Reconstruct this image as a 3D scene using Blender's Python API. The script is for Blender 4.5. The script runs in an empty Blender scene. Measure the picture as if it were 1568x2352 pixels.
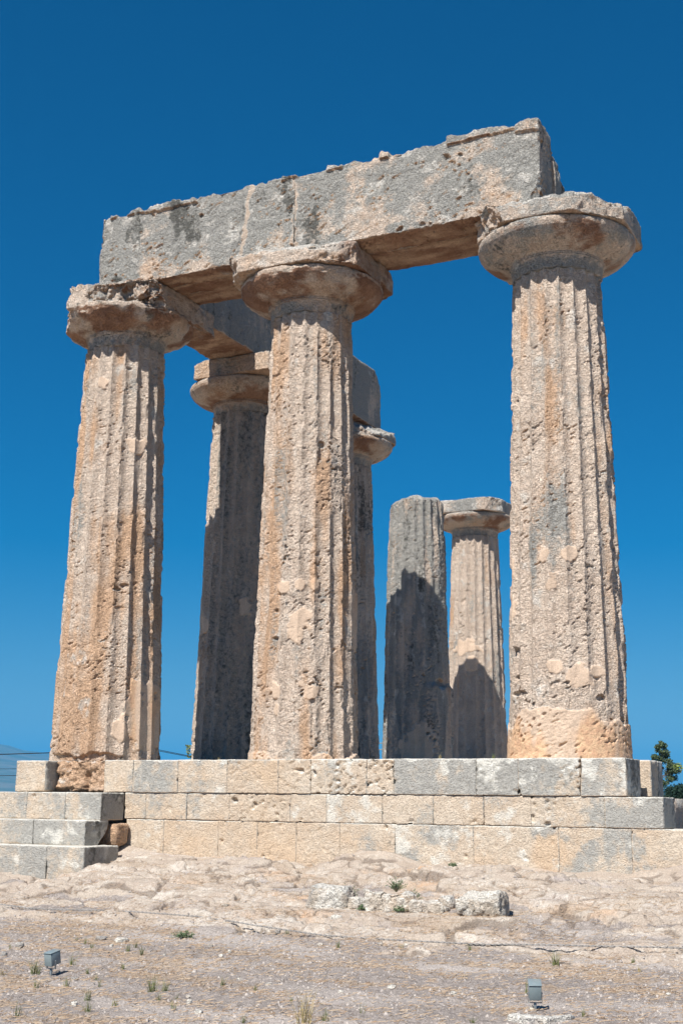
import bpy, math, random
import numpy as np
from mathutils import Vector, Matrix
sc = bpy.context.scene
col = sc.collection
R = math.radians

# ------------------------------------------------------------ camera, sky, sun, exposure
CAM = np.array([11.747, -15.9706, -0.5484])
def make_camera():
    yw, pt, rl = R(26.2878), R(12.6881), R(0.6636)
    f = Vector((-math.sin(yw)*math.cos(pt), math.cos(yw)*math.cos(pt), math.sin(pt)))
    r = Vector((math.cos(yw), math.sin(yw), 0)); u = r.cross(f)
    r2 = r*math.cos(rl) + u*math.sin(rl); u2 = u*math.cos(rl) - r*math.sin(rl)
    cd = bpy.data.cameras.new('camera'); cam = bpy.data.objects.new('camera', cd); col.objects.link(cam)
    m = Matrix.Identity(4)
    for i in range(3): m[i][0] = r2[i]; m[i][1] = u2[i]; m[i][2] = -f[i]; m[i][3] = CAM[i]
    cam.matrix_world = m
    cd.sensor_fit = 'VERTICAL'; cd.sensor_height = 36; cd.lens = 36*2966.1/2352
    cd.clip_start = 0.1; cd.clip_end = 60000
    sc.camera = cam
make_camera()
SUN_EL, SUN_AZ = 51.0, 2.5           # degrees above the horizon, degrees west of south
world = bpy.data.worlds.new('World'); sc.world = world; world.use_nodes = True
wn = world.node_tree; wn.nodes.clear()
wo = wn.nodes.new('ShaderNodeOutputWorld'); wb = wn.nodes.new('ShaderNodeBackground'); ws = wn.nodes.new('ShaderNodeTexSky')
wh = wn.nodes.new('ShaderNodeHueSaturation')
ws.sky_type = 'NISHITA'; ws.sun_disc = False; ws.sun_elevation = R(SUN_EL); ws.sun_rotation = R(180+SUN_AZ)
ws.altitude = 300; ws.air_density = 1.0; ws.dust_density = 0.3; ws.ozone_density = 4.0
wh.inputs['Saturation'].default_value = 1.60; wh.inputs['Hue'].default_value = 0.503; wh.inputs['Value'].default_value = 0.86
wb.inputs['Strength'].default_value = 0.05
wn.links.new(ws.outputs[0], wh.inputs['Color']); wn.links.new(wh.outputs[0], wb.inputs[0]); wn.links.new(wb.outputs[0], wo.inputs[0])
sl = bpy.data.lights.new('sun', 'SUN'); sl.energy = 5.0; sl.angle = R(0.5); sl.color = (1.0, 0.955, 0.89)
so = bpy.data.objects.new('sun', sl); col.objects.link(so)
sd = Vector((-math.sin(R(SUN_AZ))*math.cos(R(SUN_EL)), -math.cos(R(SUN_AZ))*math.cos(R(SUN_EL)), math.sin(R(SUN_EL))))
so.rotation_euler = sd.to_track_quat('Z', 'Y').to_euler(); so.location = (0, -30, 40)
sc.view_settings.view_transform = 'Standard'; sc.view_settings.look = 'None'
sc.view_settings.gamma = 1; sc.view_settings.exposure = 0.79
sc.cycles.max_bounces = 6

# ------------------------------------------------------------ numpy noise and mesh helpers
rs = np.random.RandomState(7)
PERM = rs.permutation(256).astype(np.int32); PERM = np.concatenate([PERM, PERM, PERM])
GR = rs.normal(size=(256, 3)).astype(np.float32); GR /= np.linalg.norm(GR, axis=1)[:, None]
def noise(P, s=1.0, o=0.0):
    P = (np.asarray(P, np.float32)*np.asarray(s, np.float32) + np.float32(o) + 131.7)
    I = np.floor(P).astype(np.int32); F = P - I; I &= 255
    U = F*F*F*(F*(F*6-15)+10); res = 0
    for dx in (0, 1):
        wx = U[:, 0] if dx else 1-U[:, 0]; hx = PERM[(I[:, 0]+dx) & 255]
        for dy in (0, 1):
            wy = U[:, 1] if dy else 1-U[:, 1]; hy = PERM[hx + ((I[:, 1]+dy) & 255)]
            for dz in (0, 1):
                wz = U[:, 2] if dz else 1-U[:, 2]
                g = GR[PERM[hy + ((I[:, 2]+dz) & 255)]]
                res = res + wx*wy*wz*(g[:, 0]*(F[:, 0]-dx)+g[:, 1]*(F[:, 1]-dy)+g[:, 2]*(F[:, 2]-dz))
    return res*1.5
def fbm(P, s=1.0, o=0.0, n=3, g=.5):
    r = 0; a = 1.0; s = np.asarray(s, np.float32)
    for k in range(n):
        r = r + a*noise(P, s*(2.03**k), o+k*17.3); a *= g
    return r
def ss(x, a, b):
    t = np.clip((x-a)/(b-a), 0, 1); return t*t*(3-2*t)
def vnormals(V, F):
    a = V[F[:, 2]]-V[F[:, 0]]; b = V[F[:, 3]]-V[F[:, 1]]; n = np.cross(a, b); N = np.zeros_like(V)
    for k in range(4):
        for c in range(3): N[:, c] += np.bincount(F[:, k], n[:, c], len(V))
    return N/np.maximum(np.linalg.norm(N, axis=1), 1e-9)[:, None]
ORG = {}
def mesh(name, V, F, mat, parent=None, st=None, dk=None, br=None, smooth=True, loc=None):
    V = np.asarray(V, np.float64); F = np.asarray(F, np.int64); k = F.shape[1]
    if loc is None: loc = ORG.get(parent.name, (0, 0, 0)) if parent is not None else (0, 0, 0)
    me = bpy.data.meshes.new(name)
    me.vertices.add(len(V)); me.vertices.foreach_set('co', (V-np.array(loc)).astype(np.float32).ravel())
    me.loops.add(F.size); me.loops.foreach_set('vertex_index', F.astype(np.int32).ravel())
    me.polygons.add(len(F)); me.polygons.foreach_set('loop_start', (np.arange(len(F))*k).astype(np.int32))
    me.polygons.foreach_set('loop_total', np.full(len(F), k, np.int32))
    if smooth: me.polygons.foreach_set('use_smooth', np.ones(len(F), bool))
    me.update(calc_edges=True)
    if st is not None:
        a = me.attributes.new('st', 'FLOAT_COLOR', 'POINT'); a.data.foreach_set('color', np.clip(st, 0, 1).astype(np.float32).ravel())
    if dk is not None:
        a = me.attributes.new('dk', 'FLOAT', 'POINT'); a.data.foreach_set('value', np.clip(dk, 0, 1).astype(np.float32).ravel())
    if br is not None:
        a = me.attributes.new('br', 'FLOAT', 'POINT'); a.data.foreach_set('value', np.clip(br, 0, 1).astype(np.float32).ravel())
    if mat: me.materials.append(mat)
    o = bpy.data.objects.new(name, me); col.objects.link(o)
    if parent is None: o.location = loc; ORG[o.name] = tuple(loc)
    else:
        o.parent = parent; ORG[o.name] = ORG.get(parent.name, (0, 0, 0))
        if parent.type == 'MESH' and parent.parent is None: pass
    return o
def tag(o, label=None, cat=None, group=None, kind=None):
    if label: o['label'] = label
    if cat: o['category'] = cat
    if group: o['group'] = group
    if kind: o['kind'] = kind
    return o
def thing(name, loc, label, cat, group=None):
    o = bpy.data.objects.new(name, None); col.objects.link(o); o.location = loc; ORG[o.name] = tuple(float(v) for v in loc)
    o.empty_display_size = .2
    return tag(o, label, cat, group)
def grid_box(lo, hi, step):
    lo = np.array(lo, float); hi = np.array(hi, float)
    st = np.broadcast_to(np.array(step, float), (3,)); n = np.maximum(1, np.round((hi-lo)/st).astype(int))
    L = []
    M = (n.max()+1)
    Q = []
    for ax in range(3):
        b, c = (ax+1) % 3, (ax+2) % 3
        for side in (0, 1):
            i, j = np.meshgrid(np.arange(n[b]), np.arange(n[c]), indexing='ij'); i = i.ravel(); j = j.ravel()
            def code(ii, jj):
                P = np.zeros((len(ii), 3), int); P[:, ax] = side*n[ax]; P[:, b] = ii; P[:, c] = jj
                return (P[:, 0]*M+P[:, 1])*M+P[:, 2]
            q = [code(i, j), code(i+1, j), code(i+1, j+1), code(i, j+1)]
            if not side: q = q[::-1]
            Q.append(np.stack(q, 1))
    Q = np.concatenate(Q); u, inv = np.unique(Q.ravel(), return_inverse=True)
    I = np.stack([u//(M*M), (u//M) % M, u % M], 1)
    return lo+(hi-lo)*I/n, inv.reshape(-1, 4), lo, hi
def rounded(V, lo, hi, r, chip=0.0, seed=0, cf=2.5):
    """round the arrises; chip adds noisy broken corners"""
    rr = np.full(len(V), r, float)
    if chip:
        n = fbm(V, cf, seed+3, 3); rr = r + chip*ss(n, .0, .9) + chip*.8*ss(noise(V, cf*.5, seed+9), .25, .7)
    rr = np.minimum(rr, (hi-lo).min()*.49)[:, None]
    c = np.clip(V, lo+rr, hi-rr); d = V-c; L = np.linalg.norm(d, axis=1)
    # scale so that flat faces stay where they are
    m = L > 1e-9; out = V.copy(); out[m] = c[m]+d[m]/L[m][:, None]*np.minimum(L[m], rr[m, 0])[:, None]
    return out
def clip(V, n, p, rough=.02, seed=0, fr=5):
    n = np.array(n, float); n /= np.linalg.norm(n)
    h = (V-np.array(p))@n - fbm(V, fr, seed+5, 4)*rough
    return V-n*np.maximum(h, 0)[:, None]*.985
ROT = np.array([[.82, .25, -.51], [-.1, .95, .3], [.56, -.19, .80]])
def weather(V, F, seed, low=.008, mid=.004, fine=.0022, pit=.012, pf=20, keep=None, hole=.02, direc=True):
    """erode a stone surface: bulges, grain and open pits; keep(0..1) marks smooth areas"""
    N = vnormals(V, F); k = 1 if keep is None else (1-keep)
    Q = V@ROT*np.array([.6, 1, 1.5]) if direc else V
    rough = .45+.75*ss(noise(V, 1.3, seed+40), -.45, .5)
    d = fbm(V, 2.2, seed, 3)*low*(.3+.7*k) + fbm(V, 9, seed+11, 3)*mid*k*rough + fbm(Q, 27, seed+5, 2)*fine*k*rough
    p1 = ss(fbm(Q, pf, seed+23, 2), .25, .62)*ss(noise(V, 2.3, seed+31), -.35, .40)
    p2 = ss(noise(V, pf*.42, seed+61), .48, .64)*ss(noise(V, 1.1, seed+77), -.1, .4)
    d = d - pit*p1*k - hole*p2*k
    return V+N*d[:, None], N
def masks(V, N, seed, grey=.3, orange=.2, pale=.2, dark=.15, soffit=1.0, streak=True, top=.6):
    S = V*np.array([1.0, 1.0, .28]) if streak else V
    g = grey + .55*fbm(S, 1.6, seed+100, 3) + .25*noise(V*np.array([1, 1, .25]), 7, seed+101)
    g = g + top*ss(N[:, 2], .2, .8)
    o = orange + .5*fbm(V, .9, seed+110, 3)
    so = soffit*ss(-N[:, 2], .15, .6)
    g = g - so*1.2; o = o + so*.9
    a = pale + .5*fbm(V, 3.1, seed+120, 3) + .3*ss(N[:, 2], .3, .8)
    k = dark + .45*fbm(S, 2.6, seed+130, 3)
    return np.stack([g, np.zeros(len(V)), o, a], 1), k

# ------------------------------------------------------------ materials
def nd(nt, t, **kw):
    n = nt.nodes.new(t)
    for k, v in kw.items(): setattr(n, k, v)
    return n
def mat_base(name):
    m = bpy.data.materials.new(name); m.use_nodes = True; nt = m.node_tree; nt.nodes.clear()
    out = nd(nt, 'ShaderNodeOutputMaterial'); b = nd(nt, 'ShaderNodeBsdfPrincipled'); nt.links.new(b.outputs[0], out.inputs[0])
    b.inputs['Roughness'].default_value = .9; b.inputs['Specular IOR Level'].default_value = .2
    return m, nt, b
def rgbmix(nt, fac, a, b):
    x = nd(nt, 'ShaderNodeMix', data_type='RGBA')
    for s, v in ((x.inputs[0], fac), (x.inputs[6], a), (x.inputs[7], b)):
        if isinstance(v, (tuple, list)): s.default_value = (*v, 1) if len(v) == 3 else v
        elif isinstance(v, (int, float)): s.default_value = v
        else: nt.links.new(v, s)
    return x.outputs[2]
def mth(nt, op, a, b=None, c=None, clamp=False):
    x = nd(nt, 'ShaderNodeMath', operation=op, use_clamp=clamp)
    for i, v in enumerate((a, b, c)):
        if v is None: continue
        if isinstance(v, (int, float)): x.inputs[i].default_value = v
        else: nt.links.new(v, x.inputs[i])
    return x.outputs[0]
def sstep(nt, v, lo, hi):
    x = nd(nt, 'ShaderNodeMapRange', interpolation_type='SMOOTHSTEP'); nt.links.new(v, x.inputs[0])
    x.inputs[1].default_value = lo; x.inputs[2].default_value = hi; return x.outputs[0]
def tnoise(nt, vec, scale, detail=3, rough=.55, seed=0):
    n = nd(nt, 'ShaderNodeTexNoise', noise_dimensions='3D'); n.inputs['Scale'].default_value = scale
    n.inputs['Detail'].default_value = detail; n.inputs['Roughness'].default_value = rough
    v = nd(nt, 'ShaderNodeVectorMath', operation='ADD'); nt.links.new(vec, v.inputs[0]); v.inputs[1].default_value = (seed, seed*.7, seed*1.3)
    nt.links.new(v.outputs[0], n.inputs['Vector']); return n.outputs[0]
def stone_mat(name, base1, base2, basep, orange, grey, palec, plaster, darkc, bump=.5, bdist=.012):
    m, nt, b = mat_base(name)
    geo = nd(nt, 'ShaderNodeNewGeometry'); pos = geo.outputs['Position']
    at = nd(nt, 'ShaderNodeAttribute', attribute_name='st'); dk = nd(nt, 'ShaderNodeAttribute', attribute_name='dk')
    sep = nd(nt, 'ShaderNodeSeparateColor'); nt.links.new(at.outputs['Color'], sep.inputs[0])
    r_, g_, b_, a_ = sep.outputs[0], sep.outputs[1], sep.outputs[2], at.outputs['Alpha']
    nA = tnoise(nt, pos, 2.2, 4, .6, 1); nB = tnoise(nt, pos, 14, 4, .65, 5); nC = tnoise(nt, pos, 55, 4, .7, 9); nD = tnoise(nt, pos, 6, 5, .7, 13)
    c = rgbmix(nt, sstep(nt, nA, .38, .62), base1, base2)
    c = rgbmix(nt, mth(nt, 'MULTIPLY', sstep(nt, nB, .45, .75), .7), c, basep)
    def thr(mask, nz, w, lo, hi):
        return sstep(nt, mth(nt, 'ADD', mask, mth(nt, 'MULTIPLY', mth(nt, 'SUBTRACT', nz, .5), w)), lo, hi)
    c = rgbmix(nt, mth(nt, 'MULTIPLY', thr(b_, nD, .8, .25, .95), .85), c, orange)
    c = rgbmix(nt, mth(nt, 'MULTIPLY', thr(r_, nB, 1.2, .30, .85), .92), c, grey)
    c = rgbmix(nt, mth(nt, 'MULTIPLY', thr(a_, nD, 1.3, .50, .80), .75), c, palec)
    c = rgbmix(nt, mth(nt, 'MULTIPLY', thr(dk.outputs['Fac'], nB, 1.4, .45, .85), .80), c, darkc)
    brn = nd(nt, 'ShaderNodeAttribute', attribute_name='br')
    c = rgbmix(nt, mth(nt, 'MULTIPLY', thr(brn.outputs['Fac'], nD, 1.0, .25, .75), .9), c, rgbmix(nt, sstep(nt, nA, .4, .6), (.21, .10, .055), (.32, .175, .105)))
    c = rgbmix(nt, thr(g_, nD, .25, .35, .60), c, rgbmix(nt, mth(nt, 'MULTIPLY', sstep(nt, b_, .45, .95), .85), rgbmix(nt, sstep(nt, nD, .3, .7), plaster, tuple(v*.86 for v in plaster)), rgbmix(nt, sstep(nt, nB, .35, .65), (.56, .37, .22), (.47, .275, .165))))
    hv = nd(nt, 'ShaderNodeHueSaturation'); nt.links.new(c, hv.inputs['Color'])
    nt.links.new(mth(nt, 'MULTIPLY', mth(nt, 'MULTIPLY_ADD', nC, .95, .55), mth(nt, 'MULTIPLY_ADD', sstep(nt, tnoise(nt, pos, 30, 3, .7, 33), .30, .42), .20, .84)), hv.inputs['Value'])
    nt.links.new(hv.outputs[0], b.inputs['Base Color'])
    # grain and open pores
    mp = nd(nt, 'ShaderNodeMapping'); mp.inputs['Scale'].default_value = (1, 1, 1.5); mp.inputs['Rotation'].default_value = (0, .45, 0); nt.links.new(pos, mp.inputs['Vector'])
    p1 = sstep(nt, tnoise(nt, mp.outputs[0], 34, 2, .6, 21), .36, .47); p2 = sstep(nt, tnoise(nt, mp.outputs[0], 72, 2, .6, 27), .34, .46)
    zone = sstep(nt, nD, .35, .60)
    h = mth(nt, 'ADD', mth(nt, 'MULTIPLY', p1, mth(nt, 'MULTIPLY_ADD', zone, .8, .35)), mth(nt, 'MULTIPLY', p2, .55))
    h = mth(nt, 'ADD', h, mth(nt, 'ADD', mth(nt, 'MULTIPLY', nC, .35), mth(nt, 'MULTIPLY', nB, .9)))
    bp = nd(nt, 'ShaderNodeBump'); bp.inputs['Distance'].default_value = bdist
    nt.links.new(h, bp.inputs['Height'])
    nt.links.new(mth(nt, 'MULTIPLY', mth(nt, 'MULTIPLY_ADD', g_, -.75, 1.0), bump), bp.inputs['Strength'])
    nt.links.new(bp.outputs[0], b.inputs['Normal'])
    return m
M_STONE = stone_mat('limestone', (.575, .47, .38), (.525, .42, .335), (.62, .54, .455), (.51, .325, .20), (.285, .283, .263), (.58, .545, .49), (.52, .395, .295), (.065, .065, .057), 1.0, .023)
M_ASHLAR = stone_mat('ashlar_limestone', (.50, .42, .33), (.465, .375, .285), (.57, .50, .41), (.50, .375, .26), (.31, .305, .282), (.60, .58, .52), (.49, .345, .225), (.08, .078, .066), .65, .018)
M_ROCK = stone_mat('bedrock_material', (.45, .39, .325), (.40, .345, .28), (.52, .46, .39), (.46, .33, .22), (.28, .268, .255), (.57, .545, .49), (.44, .36, .31), (.14, .13, .115), .9, .018)
def plain(name, c, rough=.8, c2=None, scale=8, metal=0, bump=0):
    m, nt, b = mat_base(name); b.inputs['Roughness'].default_value = rough; b.inputs['Metallic'].default_value = metal
    geo = nd(nt, 'ShaderNodeNewGeometry'); n = tnoise(nt, geo.outputs['Position'], scale, 3, .6, 2)
    nt.links.new(rgbmix(nt, sstep(nt, n, .35, .65), c, c2 or tuple(v*.75 for v in c)), b.inputs['Base Color'])
    if bump:
        bp = nd(nt, 'ShaderNodeBump'); bp.inputs['Strength'].default_value = bump; bp.inputs['Distance'].default_value = .01
        nt.links.new(n, bp.inputs['Height']); nt.links.new(bp.outputs[0], b.inputs['Normal'])
    return m

# ------------------------------------------------------------ geometry of the place
S1, S2 = 3.3295, 3.7427
T = [3.8056, 7.8523, 11.8611, 15.8442]
PX = [1.068,1.713,2.162,2.567,3.224,3.734,4.14,4.352,4.653,5.097,5.502,6.203,6.798,7.165,7.779,8.027,8.177,8.607]
PZ = [-1.111,-1.226,-1.254,-1.259,-1.279,-1.292,-1.401,-1.274,-1.108,-1.122,-1.266,-1.245,-1.251,-1.304,-1.284,-1.299,-1.257,-1.173]
def gbase(x, y):
    d = np.maximum(0, -.95-y)
    z = -1.27-.11*np.minimum(d, 4.2)-.05*np.clip(d-4.2, 0, 6)-.02*np.clip(d-10.2, 0, 20)
    z = z+(np.interp(x, PX, PZ)+1.27)*np.exp(-d/.5)
    z = z-.15*np.clip((1.6-x)/.5, 0, 1)*(1-np.exp(-d/.6))
    return z
def vor2(x, y, seed):
    I = np.floor(x).astype(np.int64); J = np.floor(y).astype(np.int64); f1 = np.full(len(x), 9.); f2 = f1.copy(); idn = np.zeros(len(x)); ox = idn.copy(); oy = idn.copy()
    for di in (-1, 0, 1):
        for dj in (-1, 0, 1):
            h = ((I+di)*73856093 ^ (J+dj)*19349663 ^ seed*83492791) & 0xffff
            rx = ((h*40503) & 0xffff)/65535.; ry = ((h*30011+12345) & 0xffff)/65535.
            ux = I+di+rx-x; uy = J+dj+ry-y; q = np.sqrt(ux*ux+uy*uy); m = q < f1
            f2 = np.where(m, f1, np.minimum(f2, q)); f1 = np.where(m, q, f1); idn = np.where(m, ((h*52711+777) & 0xffff)/65535., idn); ox = np.where(m, -ux, ox); oy = np.where(m, -uy, oy)
    return idn, f2-f1, ox, oy
def ground_h(x, y):
    """height and masks of the terrain at x, y"""
    P = np.stack([x, y, np.zeros_like(x)], 1); d = np.maximum(0, -.95-y)
    rockm = ss(4.1+1.1*fbm(P, (.55, 1.1, 1), 3, 3)-d, -.35, .35)
    near = ss(60-np.hypot(x-4, y+4), 0, 40)
    warp = P+np.stack([fbm(P, 1.2, 41, 2)*.25, fbm(P, 1.2, 47, 2)*.25, 0*x], 1)
    t = fbm(warp, (.40, 1.5, 1), 5, 4)*3.0; fl = np.floor(t); fr = t-fl
    terr = (fl+ss(fr, .40, .58))/3.0; slot = np.exp(-((fr-.36)/.06)**2)*ss(noise(P, (1.1, 3, 1), 57), -.05, .3)
    big = fbm(P, (.5, .9, 1), 8, 3)
    rg = 1-np.abs(fbm(warp, (.8, 2.4, 1), 15, 4)); crack = ss(rg, .93, .99)*ss(noise(P, .9, 19), -.15, .25)
    z = gbase(x, y)
    wallk = ss(d, .03, .55)
    zr = (terr*.17+big*.05)*wallk + fbm(P, (4, 7, 1), 21, 4)*.028 - crack*.09*wallk - slot*.05*wallk*ss(d, .1, .4) + fbm(P, (16, 28, 1), 27, 3)*.011
    zs = big*.02 + fbm(P, 4, 61, 3)*.010 + fbm(P, 24, 67, 3)*.008 + np.maximum(0, noise(P, 16, 71)-.35)*.03
    wx = x+fbm(P, 1.6, 301, 3)*.22; wy = y+fbm(P, 1.6, 302, 3)*.16
    i1, e1, ox, oy = vor2(wx/1.05, wy/.52, 5); i2, e2, px2, py2 = vor2(wx/.33, wy/.20, 9)
    c1 = (1-ss(e1, .03, .10))*ss(noise(P, 1.3, 303), -.35, .1); c2 = (1-ss(e2, .05, .16))*ss(noise(P, 1.1, 304), -.05, .35)
    slab = (i1-.5)*.085+ox*(i1*7 % 1-.5)*.07+oy*(i1*13 % 1-.3)*.05+(i2-.5)*.035*ss(noise(P, 1.1, 304), -.2, .3)+py2*.02
    flat_ = 1-.9*np.exp(-((x-6.5)/1.35)**4-((y+3.72)/.42)**4)
    zr = (zr*.6+(slab-c1*.045-c2*.022)*wallk)*flat_; crack = np.maximum(crack, np.maximum(c1, c2*.8)); terr = terr*.5+(i1-.5)*.8
    z = z + near*(rockm*zr + (1-rockm)*zs)
    return z, rockm, terr, np.maximum(crack, slot*.9), P, d

# ---- ground sheet reaching the horizon
def spread(a, b, step, far, k=1.22):
    c = list(np.arange(a, b, step)); s = step; v = a; L = []
    while v > -far: s *= k; v -= s; L.append(v)
    s = step; v = c[-1]; U = []
    while v < far: s *= k; v += s; U.append(v)
    return np.array(L[::-1]+c+U)
gx = spread(-1.8, 11.2, .0200, 17000); gy = spread(-10.2, -.85, .0190, 17000)
X, Y = np.meshgrid(gx, gy, indexing='ij'); x = X.ravel(); y = Y.ravel()
z, rockm, terr, crack, P, d = ground_h(x, y)
far = np.hypot(x, y)
z = np.where(y > -.95, np.minimum(z, -1.27-.3*ss(y, -.9, 1)), z)
z = z-ss(far, 40, 400)*6
nx, ny = len(gx), len(gy)
i, j = np.meshgrid(np.arange(nx-1), np.arange(ny-1), indexing='ij'); a = (i*ny+j).ravel()
F = np.stack([a, a+ny, a+ny+1, a+1], 1)
V = np.stack([x, y, z], 1); N = vnormals(V, F)
soil = np.maximum(1-rockm, .95*ss(-(terr+.25*fbm(P, (.5, .9, 1), 8, 3)+.35*noise(P, 2.5, 151)), .12, .42)*ss(d, .25, .9))
straw = ss(.05+.9*fbm(P, (.7, 2.2, 1), 83, 3)+.35*noise(P, 5, 84), .05, .65)
gst = np.zeros((len(x), 4))
gst[:, 0] = .28+.55*fbm(P, (1.2, 2.2, 1), 90, 3)
gst[:, 1] = soil
gst[:, 2] = .35+.6*fbm(P, (.8, 1.6, 1), 93, 3)
gst[:, 3] = np.where(rockm > .5, .42+.6*fbm(P, (1.4, 2.6, 1), 96, 4)+.25*terr, .30+.9*fbm(P, (.45, 1.7, 1), 97, 4))
gdk = .8*crack*rockm*ss(d, .05, .3)
def ground_material():
    m, nt, b = mat_base('ground_material')
    geo = nd(nt, 'ShaderNodeNewGeometry'); pos = geo.outputs['Position']
    at = nd(nt, 'ShaderNodeAttribute', attribute_name='st'); dk = nd(nt, 'ShaderNodeAttribute', attribute_name='dk')
    sw = nd(nt, 'ShaderNodeAttribute', attribute_name='straw')
    sep = nd(nt, 'ShaderNodeSeparateColor'); nt.links.new(at.outputs['Color'], sep.inputs[0])
    g_, s_, o_, a_ = sep.outputs[0], sep.outputs[1], sep.outputs[2], at.outputs['Alpha']
    nA = tnoise(nt, pos, 3, 4, .6, 1); nB = tnoise(nt, pos, 16, 5, .7, 5); nC = tnoise(nt, pos, 70, 4, .75, 9); nD = tnoise(nt, pos, 6.5, 5, .7, 13)
    def thr(mask, nz, w, lo, hi):
        return sstep(nt, mth(nt, 'ADD', mask, mth(nt, 'MULTIPLY', mth(nt, 'SUBTRACT', nz, .5), w)), lo, hi)
    rock = rgbmix(nt, sstep(nt, nA, .38, .62), (.445, .38, .315), (.395, .325, .265))
    rock = rgbmix(nt, mth(nt, 'MULTIPLY', thr(o_, nD, .9, .45, 1.0), .75), rock, (.52, .335, .205))
    rock = rgbmix(nt, mth(nt, 'MULTIPLY', thr(g_, nB, 1.1, .45, .85), .70), rock, (.345, .30, .285))
    rock = rgbmix(nt, mth(nt, 'MULTIPLY', thr(a_, nB, 2.2, .50, .95), .70), rock, (.57, .52, .455))
    soil = rgbmix(nt, sstep(nt, nB, .35, .65), (.33, .287, .258), (.215, .187, .170))
    soil = rgbmix(nt, mth(nt, 'MULTIPLY', thr(a_, nB, .9, .25, .85), .8), soil, (.43, .385, .35))
    soil = rgbmix(nt, mth(nt, 'MULTIPLY', sstep(nt, nC, .52, .72), .6), soil, (.50, .45, .41))
    soil = rgbmix(nt, mth(nt, 'MULTIPLY', sstep(nt, nD, .55, .75), .5), soil, (.44, .385, .355))
    c = rgbmix(nt, thr(s_, nB, .9, .35, .65), rock, soil)
    c = rgbmix(nt, mth(nt, 'MULTIPLY', thr(sw.outputs['Fac'], nB, 1.1, .45, .9), .60), c, (.34, .255, .18))
    c = rgbmix(nt, mth(nt, 'MULTIPLY', thr(dk.outputs['Fac'], nB, .6, .2, .6), .65), c, (.15, .115, .09))
    fa = nd(nt, 'ShaderNodeAttribute', attribute_name='scrub'); nF = tnoise(nt, pos, .035, 6, .7, 51)
    c = rgbmix(nt, fa.outputs['Fac'], c, rgbmix(nt, sstep(nt, nF, .42, .60), (.20, .165, .10), (.06, .075, .03)))
    hv = nd(nt, 'ShaderNodeHueSaturation'); nt.links.new(c, hv.inputs['Color'])
    nt.links.new(mth(nt, 'MULTIPLY_ADD', nC, 1.9, .05), hv.inputs['Value']); nt.links.new(hv.outputs[0], b.inputs['Base Color'])
    h = mth(nt, 'ADD', mth(nt, 'MULTIPLY', nC, .9), mth(nt, 'MULTIPLY', nB, 1.8))
    h = mth(nt, 'ADD', h, mth(nt, 'MULTIPLY', tnoise(nt, pos, 190, 2, .6, 3), .4))
    bp = nd(nt, 'ShaderNodeBump'); bp.inputs['Distance'].default_value = .02; bp.inputs['Strength'].default_value = .8
    nt.links.new(h, bp.inputs['Height']); nt.links.new(bp.outputs[0], b.inputs['Normal'])
    return m
g = mesh('ground', V, F, ground_material(), st=gst, dk=gdk)
a = g.data.attributes.new('straw', 'FLOAT', 'POINT'); a.data.foreach_set('value', (straw*np.where(rockm > .5, .75, 1)).astype(np.float32))
a = g.data.attributes.new('scrub', 'FLOAT', 'POINT'); a.data.foreach_set('value', ss(far, 30, 140).astype(np.float32))
tag(g, kind='structure')
def gz(px, py):
    return float(ground_h(np.array([px], float), np.array([py], float))[0][0])

# ---- hills far to the north-west
az = np.linspace(R(15), R(80), 260); rr = np.linspace(4600, 16000, 70)
A, RR = np.meshgrid(az, rr, indexing='ij'); A = A.ravel(); RR = RR.ravel()
hx = CAM[0]-np.sin(A)*RR; hy = CAM[1]+np.cos(A)*RR
Ph = np.stack([hx, hy, 0*hx], 1)/1000
el = np.interp(np.degrees(A), [15, 30, 33, 36, 38.75, 40.76, 44, 50, 60, 80], [.15, .3, .75, 1.25, 1.77, 2.15, 2.3, 2.6, 2.4, 1.0])
env = ss(RR, 4800, 10800)*(1-.6*ss(RR, 11000, 16000))
hz = -10+np.tan(R(1)*el)*10800*env*(1+.12*fbm(Ph, .6, 3, 4)) + 28*fbm(Ph, 2.2, 9, 3)*env
i, j = np.meshgrid(np.arange(259), np.arange(69), indexing='ij'); a = (i*70+j).ravel()
tag(mesh('hills', np.stack([hx, hy, hz], 1), np.stack([a, a+1, a+71, a+70], 1), plain('hill_scrub', (.085, .10, .05), 1, (.16, .15, .10), .004)), kind='structure')

# ---- plain parts of the code that build weathered stone things
def block(name, lo, hi, seed, parent=None, step=.02, r=.008, chip=.03, cuts=(), low=.004, mid=.003, fine=.0018, pit=.010, hole=.015,
          grey=.3, orange=.25, pale=.2, dark=.05, soffit=.6, top=.6, post=None, mat=None, mpost=None, pf=20, patina=None, mseed=None):
    V, F, lo, hi = grid_box(lo, hi, step)
    V = rounded(V, lo, hi, r, chip, seed)
    for k, (n, p, ro) in enumerate(cuts): V = clip(V, n, p, ro, seed+k*7)
    if post: V = post(V)
    V, N = weather(V, F, seed, low, mid, fine, pit, pf=pf, hole=hole)
    N = vnormals(V, F)
    st, k = masks(V, N, mseed or seed, grey, orange, pale, dark, soffit, top=top)
    if mpost: st, k = mpost(V, N, st, k)
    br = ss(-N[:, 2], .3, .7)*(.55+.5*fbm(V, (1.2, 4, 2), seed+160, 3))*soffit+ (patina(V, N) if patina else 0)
    return mesh(name, V, F, mat or M_STONE, parent, st, k, br)

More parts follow.
